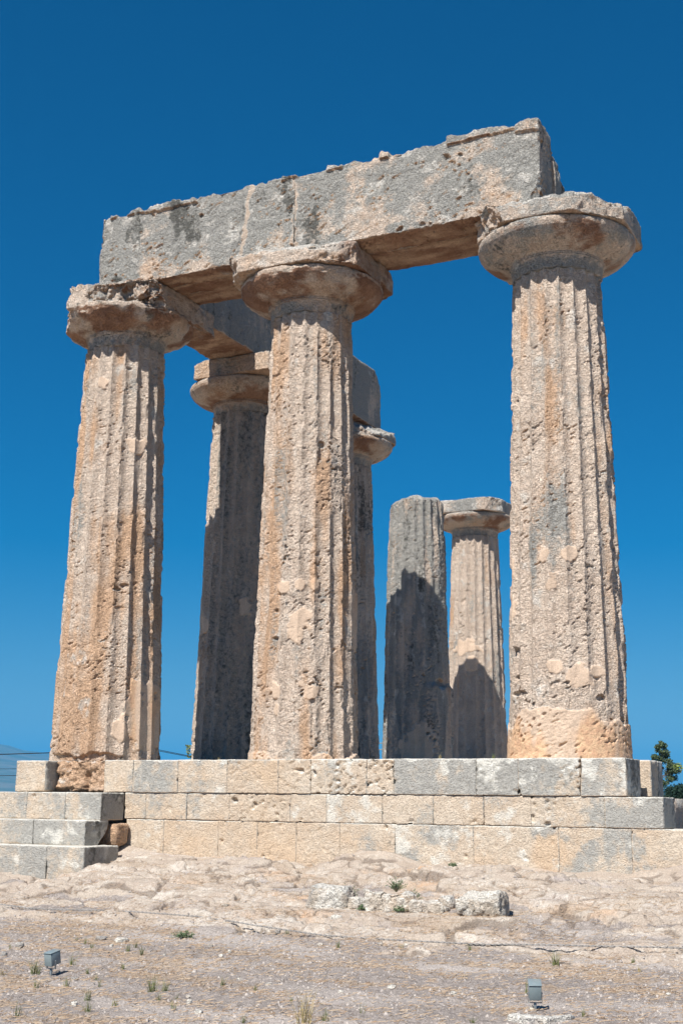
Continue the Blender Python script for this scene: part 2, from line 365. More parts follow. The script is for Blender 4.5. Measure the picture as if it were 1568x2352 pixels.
def shaft(parent, cx, cy, rb, rn, h, nT, nZ, seed, patches=(), ero=.35, base_er=.5, base_top=0, grey=.05, greyz=None, orange=.2, orangez=None,
          notch=(), smoothz=None, top_broken=False, extra=None, dark=0.0, low=.012, shade_mask=None):
    th = np.linspace(0, 2*np.pi, nT, endpoint=False); zz = np.linspace(0, h, nZ)
    TH, Z = np.meshgrid(th, zz, indexing='ij')
    cap = 10 if top_broken else 3
    fr = np.linspace(1, 0.02, cap+1)[1:]
    TH = np.concatenate([TH, np.repeat(th[:, None], cap, 1)], 1); Z = np.concatenate([Z, np.full((nT, cap), h)], 1)
    RF = np.concatenate([np.ones((nT, nZ)), np.repeat(fr[None, :], nT, 0)], 1)
    t = TH.ravel(); z = Z.ravel(); rf = RF.ravel(); tt = z/h
    rad = rb+(rn-rb)*(tt*.92+.08*tt*tt)
    P = np.stack([cx+np.cos(t)*rad, cy+np.sin(t)*rad, z], 1)
    e = ss(ero-.55+1.0*fbm(P, (1.1, 1.1, .5), seed, 3)+base_er*(1-ss(z, 0, 2.2)), .0, .5)
    keep = np.zeros(len(t)); nzp = fbm(P, 5.5, seed+70, 4)*.55
    for (pt, pz, pw, ph) in patches:
        dt = (t-pt+np.pi) % (2*np.pi)-np.pi
        q = (np.abs(dt/pw)**2.6+np.abs((z-pz)/ph)**2.6)**(1/2.6)+nzp
        keep = np.maximum(keep, (1-ss(q, .75, 1.05))*.92)
    u = (t*20/(2*np.pi)) % 1; s = 2*u-1
    bm = 0
    if base_top: bm = 1-ss(z-base_top-.20*fbm(P, 1.8, seed+71, 4), -.015, .015)
    fd = .064*(1-.78*e)*(1-.35*keep)*(1-bm)
    fl = -fd*(1-s*s)
    arr = np.exp(-((1-np.abs(s))/.16)**2)
    chipn = ss(fbm(P, (7, 7, 3.2), seed+33, 3), -.05, .55)
    r = rad+fl-arr*chipn*.030*(1-keep)*(1-bm)-e*.012 + keep*.004
    r = r+fbm(P, 1.1, seed+50, 2)*low
    if extra is not None: r = r+extra(t, z, P)
    r = r + bm*.015
    for (nt_, nz_, w, hh, dep) in notch:
        dt = ((t-nt_+np.pi) % (2*np.pi)-np.pi)
        q = ((dt/w)**2+((z-nz_)/hh)**2)+fbm(P, 7, seed+72, 3)*.5
        r = r-dep*(1-ss(q, .5, 1.0))
    r = r*rf
    z2 = z.copy()
    if top_broken:
        P2 = np.stack([cx+np.cos(t)*r, cy+np.sin(t)*r, 0*z], 1)
        lim = h-.10-.10*fbm(P2, 1.8, seed+73, 3)-.16*ss(np.hypot(P2[:, 0]-cx, P2[:, 1]-cy), rn*.72, rn*1.02)
        z2 = np.minimum(z2, lim+np.maximum(z2-lim, 0)*.03)
    V = np.stack([cx+np.cos(t)*r, cy+np.sin(t)*r, z2], 1)
    n2 = nZ+cap; i, j = np.meshgrid(np.arange(nT), np.arange(n2-1), indexing='ij'); a = (i*n2+j).ravel(); b = (((i+1) % nT)*n2+j).ravel()
    F = np.stack([a, b, b+1, a+1], 1)
    V, N = weather(V, F, seed, .003, .0028+0*V[:, 0]+.010*e, .002+.004*e, .018+.030*e, keep=np.maximum(keep*.93, bm*.25), pf=17, hole=.022)
    N = vnormals(V, F)
    st, k = masks(V, N, seed, grey, orange, .22, dark, .6, top=.5)
    Sx = np.stack([np.cos(t)*.8, np.sin(t)*.8, z*.14], 1)
    sk1 = fbm(Sx, 3.4, seed+170, 3); sk2 = fbm(Sx, 3.0, seed+180, 3); sk3 = fbm(Sx, 5.0, seed+190, 3)
    st[:, 0] += .62*sk1-.03; st[:, 2] += .85*sk2-.04; st[:, 3] += .35*sk3; k = k+.36*ss(sk1, .1, .8)*ss(fbm(P, 1.5, seed+195, 2), -.2, .4)
    if dark > .4: st[:, 2] -= .3; st[:, 3] -= .5; k = .40+.22*sk1; st[:, 0] = .55+.3*sk1  # darkest shaft: partly dark crust, partly shade put into the colour
    if shade_mask: dm = shade_mask(V); k = k*dm; st[:, 0] = st[:, 0]*(.3+.7*dm); st[:, 3] += .4*(1-dm)  # painted shade fades out towards the sunlit strip, which stays pale
    if greyz: st[:, 0] += sum(a_*np.exp(-((z-c_)/w_)**2)*(1 if tc is None else np.exp(-((((t-tc+np.pi) % (2*np.pi))-np.pi)/tw)**2)) for (c_, w_, a_, tc, tw) in greyz)
    if greyz: k = k+.28*sum(a_*np.exp(-((z-c_)/w_)**2)*(1 if tc is None else np.exp(-((((t-tc+np.pi) % (2*np.pi))-np.pi)/tw)**2)) for (c_, w_, a_, tc, tw) in greyz)
    if orangez: st[:, 2] += sum(a_*np.exp(-((z-c_)/w_)**2) for (c_, w_, a_) in orangez)
    st[:, 1] = np.maximum(keep, bm*.8); k = k*(1-keep)*(1-bm)
    return mesh('shaft', V, F, M_STONE, parent, st, k)

PROF = [(.05, 6.346), (.3, 6.346), (.55, 6.346), (.598, 6.350), (.604, 6.362), (.604, 6.40), (.606, 6.44), (.612, 6.48), (.618, 6.505), (.634, 6.510), (.634, 6.522), (.626, 6.526), (.642, 6.532), (.642, 6.544), (.634, 6.548),
        (.652, 6.554), (.654, 6.562), (.69, 6.572), (.76, 6.594), (.85, 6.628), (.93, 6.668), (.99, 6.712), (1.03, 6.758), (1.050, 6.805), (1.055, 6.845), (1.045, 6.872), (1.02, 6.886), (.97, 6.889), (.8, 6.89), (.4, 6.89), (.05, 6.89)]
def echinus(parent, cx, cy, seed, scale=1.0, nT=300, sub=4, cuts=(), grey=.25, orange=.45, dark=.12, rim=.02, mid=.006, lowa=.006, brown=.4):
    pr = np.array(PROF); L = np.concatenate([[0], np.cumsum(np.linalg.norm(np.diff(pr, axis=0), axis=1))])
    Ls = [];
    for a, b in zip(L[:-1], L[1:]):
        n = max(1, int(round((b-a)/(.012 if nT > 200 else .022)))); Ls += list(np.linspace(a, b, n, endpoint=False))
    Ls.append(L[-1]); r = np.interp(Ls, L, pr[:, 0])*scale; z = np.interp(Ls, L, pr[:, 1])
    th = np.linspace(0, 2*np.pi, nT, endpoint=False); TH, Rr = np.meshgrid(th, r, indexing='ij'); _, Z = np.meshgrid(th, z, indexing='ij')
    t = TH.ravel(); rr = Rr.ravel(); z = Z.ravel(); n2 = len(r)
    s = 2*((t*20/(2*np.pi)) % 1)-1
    rr = rr-.030*(1-s*s)*(1-ss(z, 6.36, 6.50))*(rr > .5)
    P = np.stack([cx+np.cos(t)*rr, cy+np.sin(t)*rr, z], 1)
    rr = rr-rim*ss(fbm(P, 2.5, seed, 3), .0, .8)*ss(rr, .85, 1.0)
    V = np.stack([cx+np.cos(t)*rr, cy+np.sin(t)*rr, z], 1)
    for k, (n, p, ro) in enumerate(cuts): V = clip(V, n, (cx+p[0], cy+p[1], p[2]), ro, seed+k*9, 4)
    i, j = np.meshgrid(np.arange(nT), np.arange(n2-1), indexing='ij'); a = (i*n2+j).ravel(); b = (((i+1) % nT)*n2+j).ravel()
    F = np.stack([a, b, b+1, a+1], 1)
    V, N = weather(V, F, seed, lowa, mid, .002, .006, hole=.008); N = vnormals(V, F)
    st, k = masks(V, N, seed, grey, orange, .25, dark, .0, top=.8, streak=False)
    nk = 1-ss(V[:, 2], 6.44, 6.56); st[:, 0] += .45*nk
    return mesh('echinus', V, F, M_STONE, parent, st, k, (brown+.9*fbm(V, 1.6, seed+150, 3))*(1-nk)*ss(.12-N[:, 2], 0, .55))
def abacus(parent, cx, cy, seed, half=1.02, z0=6.892, z1=7.236, step=.018, cuts=(), **kw):
    kw.setdefault('grey', .45); kw.setdefault('orange', .3); kw.setdefault('dark', .1); kw.setdefault('pale', .3)
    c = [(n, (cx+p[0], cy+p[1], p[2]), ro) for n, p, ro in cuts]
    hx = half if isinstance(half, tuple) else (half, half, half, half)
    return block('abacus', (cx-hx[0], cy-hx[2], z0), (cx+hx[1], cy+hx[3], z1), seed, parent, step, .012, kw.pop('chip', .05), c, low=kw.pop('low', .012), mid=kw.pop('mid', .008), fine=.003, pit=.012, **kw)

# ============================================================ THE SEVEN COLUMNS
P2 = [(-1.585,2.32,.157,.096),(-1.221,2.35,.105,.077),(-.903,2.34,.106,.073),(-1.22,1.88,.257,.152),(-1.28,1.65,.19,.114),(-.227,2.49,.12,.107),(.214,1.98,.204,.411),(-1.676,.9,.155,.136),(-1.155,1.0,.077,.066),(-.972,.88,.18,.116),(-1.663,.68,.085,.085)]
P3 = [(-1.675,2.49,.112,.115),(-1.205,2.49,.145,.1),(-1.557,2.14,.148,.138),(-1.5,1.08,.132,.094),(-1.122,.98,.275,.14),(-2.615,2.16,.164,.543),(-.783,1.04,.147,.07)]
P4 = [(-.938,2.75,.167,.183),(-2.058,2.48,.224,.123)]
P7 = [(-1.636,3.37,.547,.198),(-1.385,2.97,.241,.197)]
P1 = [(-.002,.59,.5,.601),(-.394,.69,.24,.42),(-.674,.44,.16,.186),(-.607,4.71,.254,.143),(-1.507,5.71,.168,.091)]
GRP = 'fluted Doric columns of the ruined temple'
def column(x, y, label):
    return thing('stone_column', (x, y, 0), label, 'column', GRP)
# corner column
c1 = column(0, 0, 'leftmost fluted limestone column in the front row, its capital broken away at the front left')
shaft(c1, 0, 0, .816, .622, 6.346, 420, 640, 11, P1, ero=.30, base_er=.25, grey=.0, orange=.42, orangez=[(1.8, 2.0, .3)],
      notch=[(-.72, 2.55, .12, .05, .05), (-.86, 2.49, .10, .03, .045), (-1.05, .02, .5, .10, .06), (-1.9, .03, .45, .08, .05)])
echinus(c1, 0, 0, 21, 1.0, 320, cuts=[((-.8, -.6, 0), (-.735, -.55, 6.8), .04)], grey=.05, orange=.5, dark=.40, rim=.07, mid=.020, lowa=.04, brown=.42)
abacus(c1, 0, 0, 22, z0=6.84, chip=.24, low=.04, mid=.020, half=(1.0, 1.0, 1.03, 1.02), cuts=[((-.888, -.46, 0), (-.62, -.50, 7.0), .06), ((.42, -.85, -.25), (.25, -.97, 7.15), .14), ((.1, -.5, .86), (.0, -1.0, 7.17), .06), ((.9, -.5, -.2), (.95, -.5, 7.0), .08)], grey=.42, orange=.25, dark=.24, patina=lambda V, N: ss(V[:, 0], .1, .4)*.35)
# second column of the front row
c2 = column(S1, 0, 'middle fluted column of the front row, dotted with round tan mortar patches low on its shaft')
shaft(c2, S1, 0, .765, .600, 6.346, 420, 640, 12, P2, ero=.42, base_er=.55, base_top=.05, grey=.0, orange=.30, orangez=[(3.6, 1.1, .3)],
      notch=[(-.80, 4.35, .10, .05, .04), (-.83, 4.2, .05, .12, .035), (-1.75, 1.62, .09, .03, .05), (-1.76, 2.0, .05, .03, .04)])
echinus(c2, S1, 0, 23, 1.0, 320, cuts=[((.1, -.9, .45), (.1, -1.0, 6.86), .05)], grey=.12, orange=.45, dark=.25, rim=.04, mid=.010, lowa=.015, brown=.55)
abacus(c2, S1, 0, 24, chip=.14, low=.02, mid=.012, half=(1.0, 1.02, 1.03, 1.02), z1=7.236, cuts=[((-.8, -.6, -.3), (-.70, -.98, 6.95), .05), ((0, -.55, .83), (0, -1.0, 7.14), .035), ((.62, -.75, -.1), (.55, -.98, 7.0), .05), ((.2, -.6, .8), (.6, -1.0, 7.04), .03), ((.45, .88, 0), (1.02, .66, 7), .02)], grey=.30, orange=.25, dark=.14, pale=.5, patina=lambda V, N: ss(V[:, 0], 4.05, 4.2)*.5)
# third column of the front row
c3x = S1+S2
c3 = column(c3x, 0, 'rightmost and nearest fluted column, with wide round capital and orange mortar around its foot')
shaft(c3, c3x, 0, .765, .600, 6.346, 460, 680, 13, P3, ero=.44, base_er=.75, base_top=.50, grey=-.06, orange=.16,
      greyz=[(3.3, 1.25, .55, -1.45, .55), (2.75, .5, .35, -1.5, .4), (5.0, .8, .2, -1.5, .6)], orangez=[(.15, .42, .9)],
      notch=[(-2.5, 1.32, .17, .07, .07), (-2.35, 1.0, .12, .03, .05), (-.72, .72, .10, .05, .05), (-2.45, 4.62, .04, .03, .035), (-2.3, .8, .2, .04, .05)])
echinus(c3, c3x, 0, 25, 1.0, 340, cuts=[], grey=.42, orange=.20, dark=.28, rim=.012, mid=.004, brown=.30)
abacus(c3, c3x, 0, 26, half=(1.02, 1.045, 1.03, 1.03), cuts=[((-.75, -.62, -.2), (-.58, -.80, 6.95), .07), ((.70, -.70, 0), (.95, -.55, 7), .03), ((.45, .88, 0), (1.02, .60, 7), .02), ((0, -.65, .76), (0, -1.0, 7.11), .05), ((.5, -.3, .8), (.8, -.7, 7.10), .06)], grey=.55, orange=.1, dark=.12)
# columns of the west front
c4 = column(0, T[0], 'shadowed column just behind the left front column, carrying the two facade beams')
shaft(c4, 0, T[0], .816, .622, 6.346, 300, 420, 14, P4, ero=.25, base_er=.3, grey=.60, orange=.0, dark=.45, shade_mask=lambda V: ss(V[:, 0], -.42, -.2))  # shade painted over the dark crust, leaving the sunlit west strip cream
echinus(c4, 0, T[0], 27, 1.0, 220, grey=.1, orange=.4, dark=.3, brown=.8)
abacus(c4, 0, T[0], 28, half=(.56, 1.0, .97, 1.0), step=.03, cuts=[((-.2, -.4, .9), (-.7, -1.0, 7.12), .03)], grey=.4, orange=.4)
c5 = column(0, T[1], 'third column back along the left side, mostly hidden behind the middle front column')
shaft(c5, 0, T[1], .816, .622, 6.346, 260, 400, 15, [], ero=.3, base_er=.5, grey=.45, orange=.0, dark=.38)
echinus(c5, 0, T[1], 29, 1.0, 200, grey=.3, orange=.4, dark=.2)
abacus(c5, 0, T[1], 30, half=(1.0, 1.02, 1.0, 1.0), step=.03, cuts=[((.5, -.2, .8), (.66, 0, 7.22), .05), ((.75, -.66, 0), (.77, -.67, 7), .05), ((.7, .7, 0), (.74, .74, 7), .05), ((.8, -.5, .2), (.80, -.7, 7.0), .07)], grey=.6, orange=.1)
c6 = column(0, T[2], 'grey column with a broken rounded top and no capital, a dark shadow over its lower two thirds')
def c6_extra(t, z, P): return .07*(1-ss(z+.08*noise(P, 3, 5), 2.0, 2.16))*ss(np.cos(t-.1), .35, .8)-.03*ss(z, 5.2, 6.3)
shaft(c6, 0, T[2], .816, .665, 6.62, 260, 400, 16, [(-1.2, .7, .5, .5)], ero=.62, base_er=.3, grey=.85, orange=-.1, dark=.30, top_broken=True, extra=c6_extra, notch=[(-.35, 2.12, .25, .12, .08)])
c7 = column(0, T[3], 'farthest column, standing alone with its own capital between the bare grey column and the right one')
shaft(c7, 0, T[3], .816, .622, 6.346, 260, 400, 17, P7, ero=.40, base_er=.4, grey=.05, orange=.1, greyz=[(2.6, 2.2, .3, -.5, .5)])
echinus(c7, 0, T[3], 31, 1.0, 200, grey=.35, orange=.35, dark=.2)
abacus(c7, 0, T[3], 32, half=(1.0, .98, 1.0, 1.0), step=.03, cuts=[((.75, -.62, 0), (.72, -.88, 7), .04)], grey=.7, orange=.0, pale=.5, dark=.2)

# ============================================================ ARCHITRAVE BEAMS
def seam(V, x0, x1, w, seed):
    xs = x0+(x1-x0)*(V[:, 2]-7.25)/1.2+.05*fbm(V, 3.5, seed, 3)
    return 1-ss(np.abs(V[:, 0]-xs)+.03*noise(V, 9, seed+3), w*.7, w)
LEDGE = [(.02, .16), (.34, .92), (.90, 1.60), (3.12, 3.38), (3.85, 4.12), (4.7, 4.86), (5.72, 6.72), (6.72, 7.06)]
def front_post(V):
    V = V.copy(); fz = ss(-V[:, 1], .50, .60); n = fbm(V*np.array([1, .2, .2]), 3, 70, 4)
    m = 0
    for a, b in LEDGE: m = np.maximum(m, ss(V[:, 0], a-.02, a+.02)*(1-ss(V[:, 0], b-.02, b+.02)))
    low = 8.415-.07*(V[:, 0] > 6.72)-.03*((V[:, 0] > .9)&(V[:, 0] < 1.6))+.04*fbm(V*np.array([1, .1, .1]), 4, 71, 3)
    up = ss(V[:, 2]-low, -.010, .010)
    V[:, 1] -= (up*(m*.035-(1-m)*.010))*fz
    top = ss(V[:, 2], 8.44, 8.47)
    V[:, 2] += top*(.02*m+.04*m*(V[:, 0] > 5.7)+.075*n+.03*noise(V*np.array([1, .3, .2]), 11, 75)-.005)
    return V
def front_mask(V, N, st, k):
    big = fbm(V, (1.1, 1, 1.6), 210, 4)
    f = ss(-N[:, 1], .3, .8)
    st[:, 0] += f*(.50*big+.70+.35*ss(V[:, 2], 7.5, 8.1)*ss(big, -.4, .3)-.35*ss(7.65-V[:, 2], 0, .35)*ss(-big, -.2, .3))
    st[:, 3] += f*.35*fbm(V, 4, 214, 3)
    s1 = seam(V, 2.42, 2.60, .055, 220)*f; s2 = seam(V, 3.34, 3.33, .05, 230)*f
    st[:, 1] = np.maximum(s1, s2)*.50; k = k-np.maximum(s1, s2)
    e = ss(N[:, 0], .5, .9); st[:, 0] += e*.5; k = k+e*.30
    sp = f*ss(fbm(V*np.array([1, 1, .6]), 2.4, 240, 4), .0, .5); k = k+sp*.50
    st[:, 2] += .5*np.exp(-((V[:, 0]-6.98)/.10)**2)*ss(V[:, 2], 7.9, 8.2)*f
    return st, k
GB = 'architrave beams lying across the columns'
def beam(lo, hi, seed, label, loc, **kw):
    o = block('architrave_beam', lo, hi, seed, None, **kw)
    V0 = np.array(loc); me = o.data; n = len(me.vertices); co = np.empty(n*3, np.float32); me.vertices.foreach_get('co', co)
    me.vertices.foreach_set('co', (co.reshape(-1, 3)-V0.astype(np.float32)).ravel()); me.update(); o.location = loc
    return tag(o, label, 'stone beam', GB)
kwf = dict(step=.0145, r=.012, chip=.07, low=.014, mid=.008, fine=.004, pit=.030, hole=.05, grey=.22, orange=.12, pale=.32, dark=.08, soffit=.95, pf=15)
beam((-.15, -.615, 7.243), (3.3275, -.235, 8.47), 41, 'left outer beam of the front row, grey stained limestone from the left capital to the middle one', (1.6, -.43, 7.243), post=front_post, mpost=front_mask,
     cuts=[((-.99, 0, .06), (-.155, 0, 7.6), .012)], **kwf)
beam((3.329, -.615, 7.243), (7.06, -.06, 8.47), 42, 'right outer beam of the front row, the nearest grey pitted beam ending above the right capital', (5.2, -.34, 7.243), post=front_post, mpost=front_mask,
     cuts=[((.75, -.6, -.3), (7.03, -.58, 7.55), .05)], **kwf)
kwi = dict(step=.03, r=.01, chip=.05, low=.015, mid=.008, fine=.002, pit=.010, hole=.02, grey=.35, orange=.3, pale=.2, dark=.15, soffit=1.0)
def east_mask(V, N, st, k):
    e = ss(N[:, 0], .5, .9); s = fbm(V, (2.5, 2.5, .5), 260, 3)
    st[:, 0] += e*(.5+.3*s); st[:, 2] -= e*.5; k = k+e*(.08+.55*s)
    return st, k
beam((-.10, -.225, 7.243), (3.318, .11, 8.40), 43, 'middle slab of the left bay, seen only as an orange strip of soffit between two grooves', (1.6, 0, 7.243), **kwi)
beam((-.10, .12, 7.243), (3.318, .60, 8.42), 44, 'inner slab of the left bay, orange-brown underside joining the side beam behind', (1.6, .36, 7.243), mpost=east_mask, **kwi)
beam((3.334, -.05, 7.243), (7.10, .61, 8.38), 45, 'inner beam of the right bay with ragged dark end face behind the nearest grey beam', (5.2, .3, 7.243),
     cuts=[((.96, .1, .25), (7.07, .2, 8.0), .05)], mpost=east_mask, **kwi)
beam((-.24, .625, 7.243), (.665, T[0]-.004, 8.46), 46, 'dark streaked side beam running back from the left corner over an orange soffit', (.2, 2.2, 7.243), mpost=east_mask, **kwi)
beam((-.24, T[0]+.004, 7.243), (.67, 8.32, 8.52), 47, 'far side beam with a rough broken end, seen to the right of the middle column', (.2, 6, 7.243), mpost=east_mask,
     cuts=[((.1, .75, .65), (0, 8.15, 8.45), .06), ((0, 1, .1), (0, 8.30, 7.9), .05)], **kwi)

# ============================================================ STEPPED PLATFORM
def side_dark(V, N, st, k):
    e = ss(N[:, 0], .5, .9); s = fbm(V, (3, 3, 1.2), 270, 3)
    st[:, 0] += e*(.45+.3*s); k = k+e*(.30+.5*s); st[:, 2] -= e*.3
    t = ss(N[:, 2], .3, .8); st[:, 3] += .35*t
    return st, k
def wall_mask(V, N, st, k):
    st, k = side_dark(V, N, st, k); f = ss(-N[:, 1], .3, .8); X_, Z_ = V[:, 0], V[:, 2]
    n = fbm(V*np.array([1, 1, 1.3]), 1.5, 557, 4); n2 = fbm(V, 5, 558, 4)
    c1m = ss(Z_, -.447, -.443); c2m = (1-c1m)*ss(Z_, -.799, -.797); c3m = 1-c1m-c2m
    st[:, 0] += f*(.38*n+c1m*(.50*ss(X_, 5.0, 5.15)+.10)+c2m*(.42*ss(X_, 6.8, 7.7)+.12*ss(X_, 4.9, 5.2))+c3m*.50*ss(X_, 5.0, 5.3)*ss(n, -.15, .25)+.35*np.exp(Z_/.10)*ss(n2, -.4, .3)-.10)
    st[:, 3] += f*(.5*np.exp((Z_+.0)/.05)*ss(n2, -.3, .3)+.45*ss(n2, .1, .5)*ss(X_, 4.8, 5.4)*ss(Z_, -.44, -.1))
    k = k+f*(.35*ss(n2, .0, .6)*ss(n, -.1, .4)+.5*np.exp(-((Z_+.447)/.015)**2)*0)
    st[:, 2] += f*(.35*fbm(V, 2.2, 559, 3)+2.0*np.exp(-((X_-7.06)/.14)**2)*ss(-Z_, .79, .82)*ss(1.35+Z_, 0, .2))
    return st, k
pf_ = thing('temple_platform', (4.5, -.935, -1.3), 'long ashlar platform wall of three limestone courses under the front columns', 'stone platform')
YW = -.935
def course(xs, z1, z0, tones, seed, yf, yb, x_last=None, **kw):
    for q in range(len(xs)-1):
        gr, orr, pa, dkk, holes = tones[q]
        g = .0004
        rr_ = random.Random(seed+q); jut = rr_.uniform(-.003, .003)
        zb = z0 if not isinstance(z0, (list, tuple)) else z0[q]
        tops = kw.get('topgrey', .5)
        lastq = q == len(xs)-2
        block('masonry_block', (xs[q]+g, yf+jut, zb+g), (xs[q+1]-g, yb, z1-g), seed+q*3, pf_, (.0165, .05, .0165), .0015, .020, low=.004, mid=.0022+.006*holes, fine=.0012+.0015*holes,
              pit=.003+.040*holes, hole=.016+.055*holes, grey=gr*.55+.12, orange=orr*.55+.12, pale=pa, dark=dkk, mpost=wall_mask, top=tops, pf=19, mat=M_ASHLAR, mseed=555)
# top course: grey, orange, pale, dark, holes
course([.692, 1.177, 1.909, 2.684, 3.455, 3.933, 4.724, 5.095, 6.177, 6.711, 7.466, 8.008], -.004, -.4440,
       [(.25, .65, .1, .0, .3), (.28, .20, .3, .0, .15), (.30, .25, .3, .0, .2), (.33, .45, .1, .1, .3), (.25, .40, .2, .1, .5), (.12, .45, .35, .05, .8), (.05, .30, .35, .1, .9),
        (.75, .0, .25, .15, .15), (.62, .0, .5, .1, .3), (.42, .25, .4, .30, .7), (.60, .1, .45, .25, .35)], 300, YW-.012, -.26)
course([1.054, 1.40, 2.059, 2.724, 3.637, 4.159, 4.936, 5.619, 6.267, 6.855, 7.738, 8.412], -.4455, -.7980,
       [(.0, .35, .2, 0, .0), (.08, .65, .1, .08, .35), (.0, .60, .3, 0, .2), (.05, .35, .2, .1, .8), (.0, .35, .3, 0, .05), (.10, .45, .6, 0, .1), (.38, .15, .1, 0, .05), (.0, .5, .35, .1, .8),
        (.05, .3, .4, 0, .15), (.30, .35, .45, .18, .8), (.55, .0, .4, .1, .3)], 400, YW, -.3)
course([1.091, 1.708, 2.561, 3.154, 3.730, 4.350, 5.109, 6.134, 7.183, 8.040, 9.6], -.7982, -1.62,
       [(.0, .55, .3, .1, .8), (.0, .65, .3, 0, .1), (.0, .75, .1, .08, .3), (.0, .75, .1, .08, .35), (.1, .60, .1, .12, .3), (.0, .60, .3, 0, .45), (.42, .0, .5, .05, .1), (.30, .35, .45, .08, .15),
        (.32, .2, .25, .05, .1), (.1, .35, .3, .05, .3)], 500, YW+.003, -.3)
# rough unhewn core under the left column
def lumpy(V):
    V = V.copy(); f = ss(-V[:, 1], .3, .6); n = fbm(V*np.array([1, 1, 1.4]), 4.0, 333, 4)
    V[:, 1] += f*(.05-.10*n + .14*np.exp(-((V[:, 0]-.33)/.045)**2)*ss(-V[:, 2], .0, .35)); return V
block('rough_block', (-.16, -.93, -.44), (.685, -.2, -.012), 610, pf_, (.016, .03, .016), .03, .08, low=.02, mid=.014, fine=.005, pit=.025, hole=.03, grey=.0, orange=.85, pale=.15, dark=.05, post=lumpy, top=.2)
def corebox(lo, hi, seed): block('core', lo, hi, seed, pf_, .12, .01, .0, low=.0, mid=.0, fine=0, pit=0, hole=0, grey=.35, orange=.3, pale=.3, dark=.1)
corebox((-1.0, -.27, -1.7), (7.4, 2.9, -.013), 620); corebox((-1.0, 2.9, -1.7), (1.3, 17.2, -.013), 621)
corebox((7.4, -.24, -1.7), (8.38, 3.2, -.452), 622)
# loose blocks on the platform
t = block('masonry_block', (-.74, -1.10, -.445), (-.205, -.35, -.010), 630, None, (.016, .05, .016), .012, .03, low=.004, mid=.004, grey=.50, orange=.25, pale=.3, dark=.05, mpost=side_dark, mat=M_ASHLAR)
tag(t, 'single squared block, half grey and half tan, standing left of the rough rock', 'stone block')
t = block('masonry_block', (7.40, .0, -.445), (8.076, .64, .0), 640, None, .02, .012, .04, low=.006, mid=.004, grey=.3, orange=.2, pale=.4, dark=.1, mpost=side_dark, mat=M_ASHLAR)
tag(t, 'single block at the right platform end, narrow lit front beside a dark side', 'stone block')
# the steps at the left
def step(label, xs, yf, yb, z0, z1, seed, tones, ragged=None):
    t = thing('stone_step', (xs[0]*.5+xs[-1]*.5, yf, z0), label, 'stone step', 'stone steps at the left of the platform')
    for q in range(len(xs)-1):
        gr, orr, pa, dkk, ho = tones[q % len(tones)]; gr = .38+.25*gr+(.15 if seed > 720 else 0); orr *= .4; pa -= .08; last = q == len(xs)-2
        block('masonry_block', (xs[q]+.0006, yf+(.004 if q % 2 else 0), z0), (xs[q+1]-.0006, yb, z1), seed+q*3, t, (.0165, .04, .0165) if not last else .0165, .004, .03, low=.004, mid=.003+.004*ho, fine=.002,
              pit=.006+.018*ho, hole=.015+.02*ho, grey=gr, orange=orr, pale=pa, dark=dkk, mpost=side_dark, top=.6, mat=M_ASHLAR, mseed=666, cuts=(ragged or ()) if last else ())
step('upper left step, a row of tan blocks ending in a dark and reddish side face', [-3.4, -2.3, -1.55, -.86, -.2, .46, 1.052], -1.48, -.94, -.815, -.452, 700,
     [(.3, .2, .3, .05, .2), (.25, .25, .3, .05, .2), (.28, .2, .3, .0, .1), (.30, .25, .2, .05, .1), (.12, .2, .35, .05, .6), (.3, .1, .45, .08, .6)])
step('middle left step, pale grey lichened blocks with a broken lower back corner', [-3.0, -1.9, -1.0, .206, 1.052], -1.80, -1.28, -1.14, -.812, 730,
     [(.5, .1, .3, .05, .2), (.5, .1, .3, .05, .2), (.65, .05, .3, .05, .1), (.5, .05, .55, .05, .45)], ragged=[((.0, .7, -.7), (1.0, -1.36, -.98), .03)])
step('lowest left step, thick grey blocks on the bedrock with a black mottled end', [-2.4, -1.3, -.35, .71, 1.30], -2.12, -1.37, -1.62, -1.136, 760,
     [(.5, .1, .3, .05, .2), (.6, .1, .35, .05, .2), (.6, .1, .4, .08, .25), (.35, .2, .45, .05, .15)])
t = block('rubble_block', (.5, -1.24, -1.16), (1.16, -.955, -.862), 790, None, .018, .02, .08, low=.015, mid=.01, grey=-.1, orange=.9, pale=.1, dark=.15, top=.3)
tag(t, 'small reddish broken block wedged behind the left steps against the wall', 'stone block')

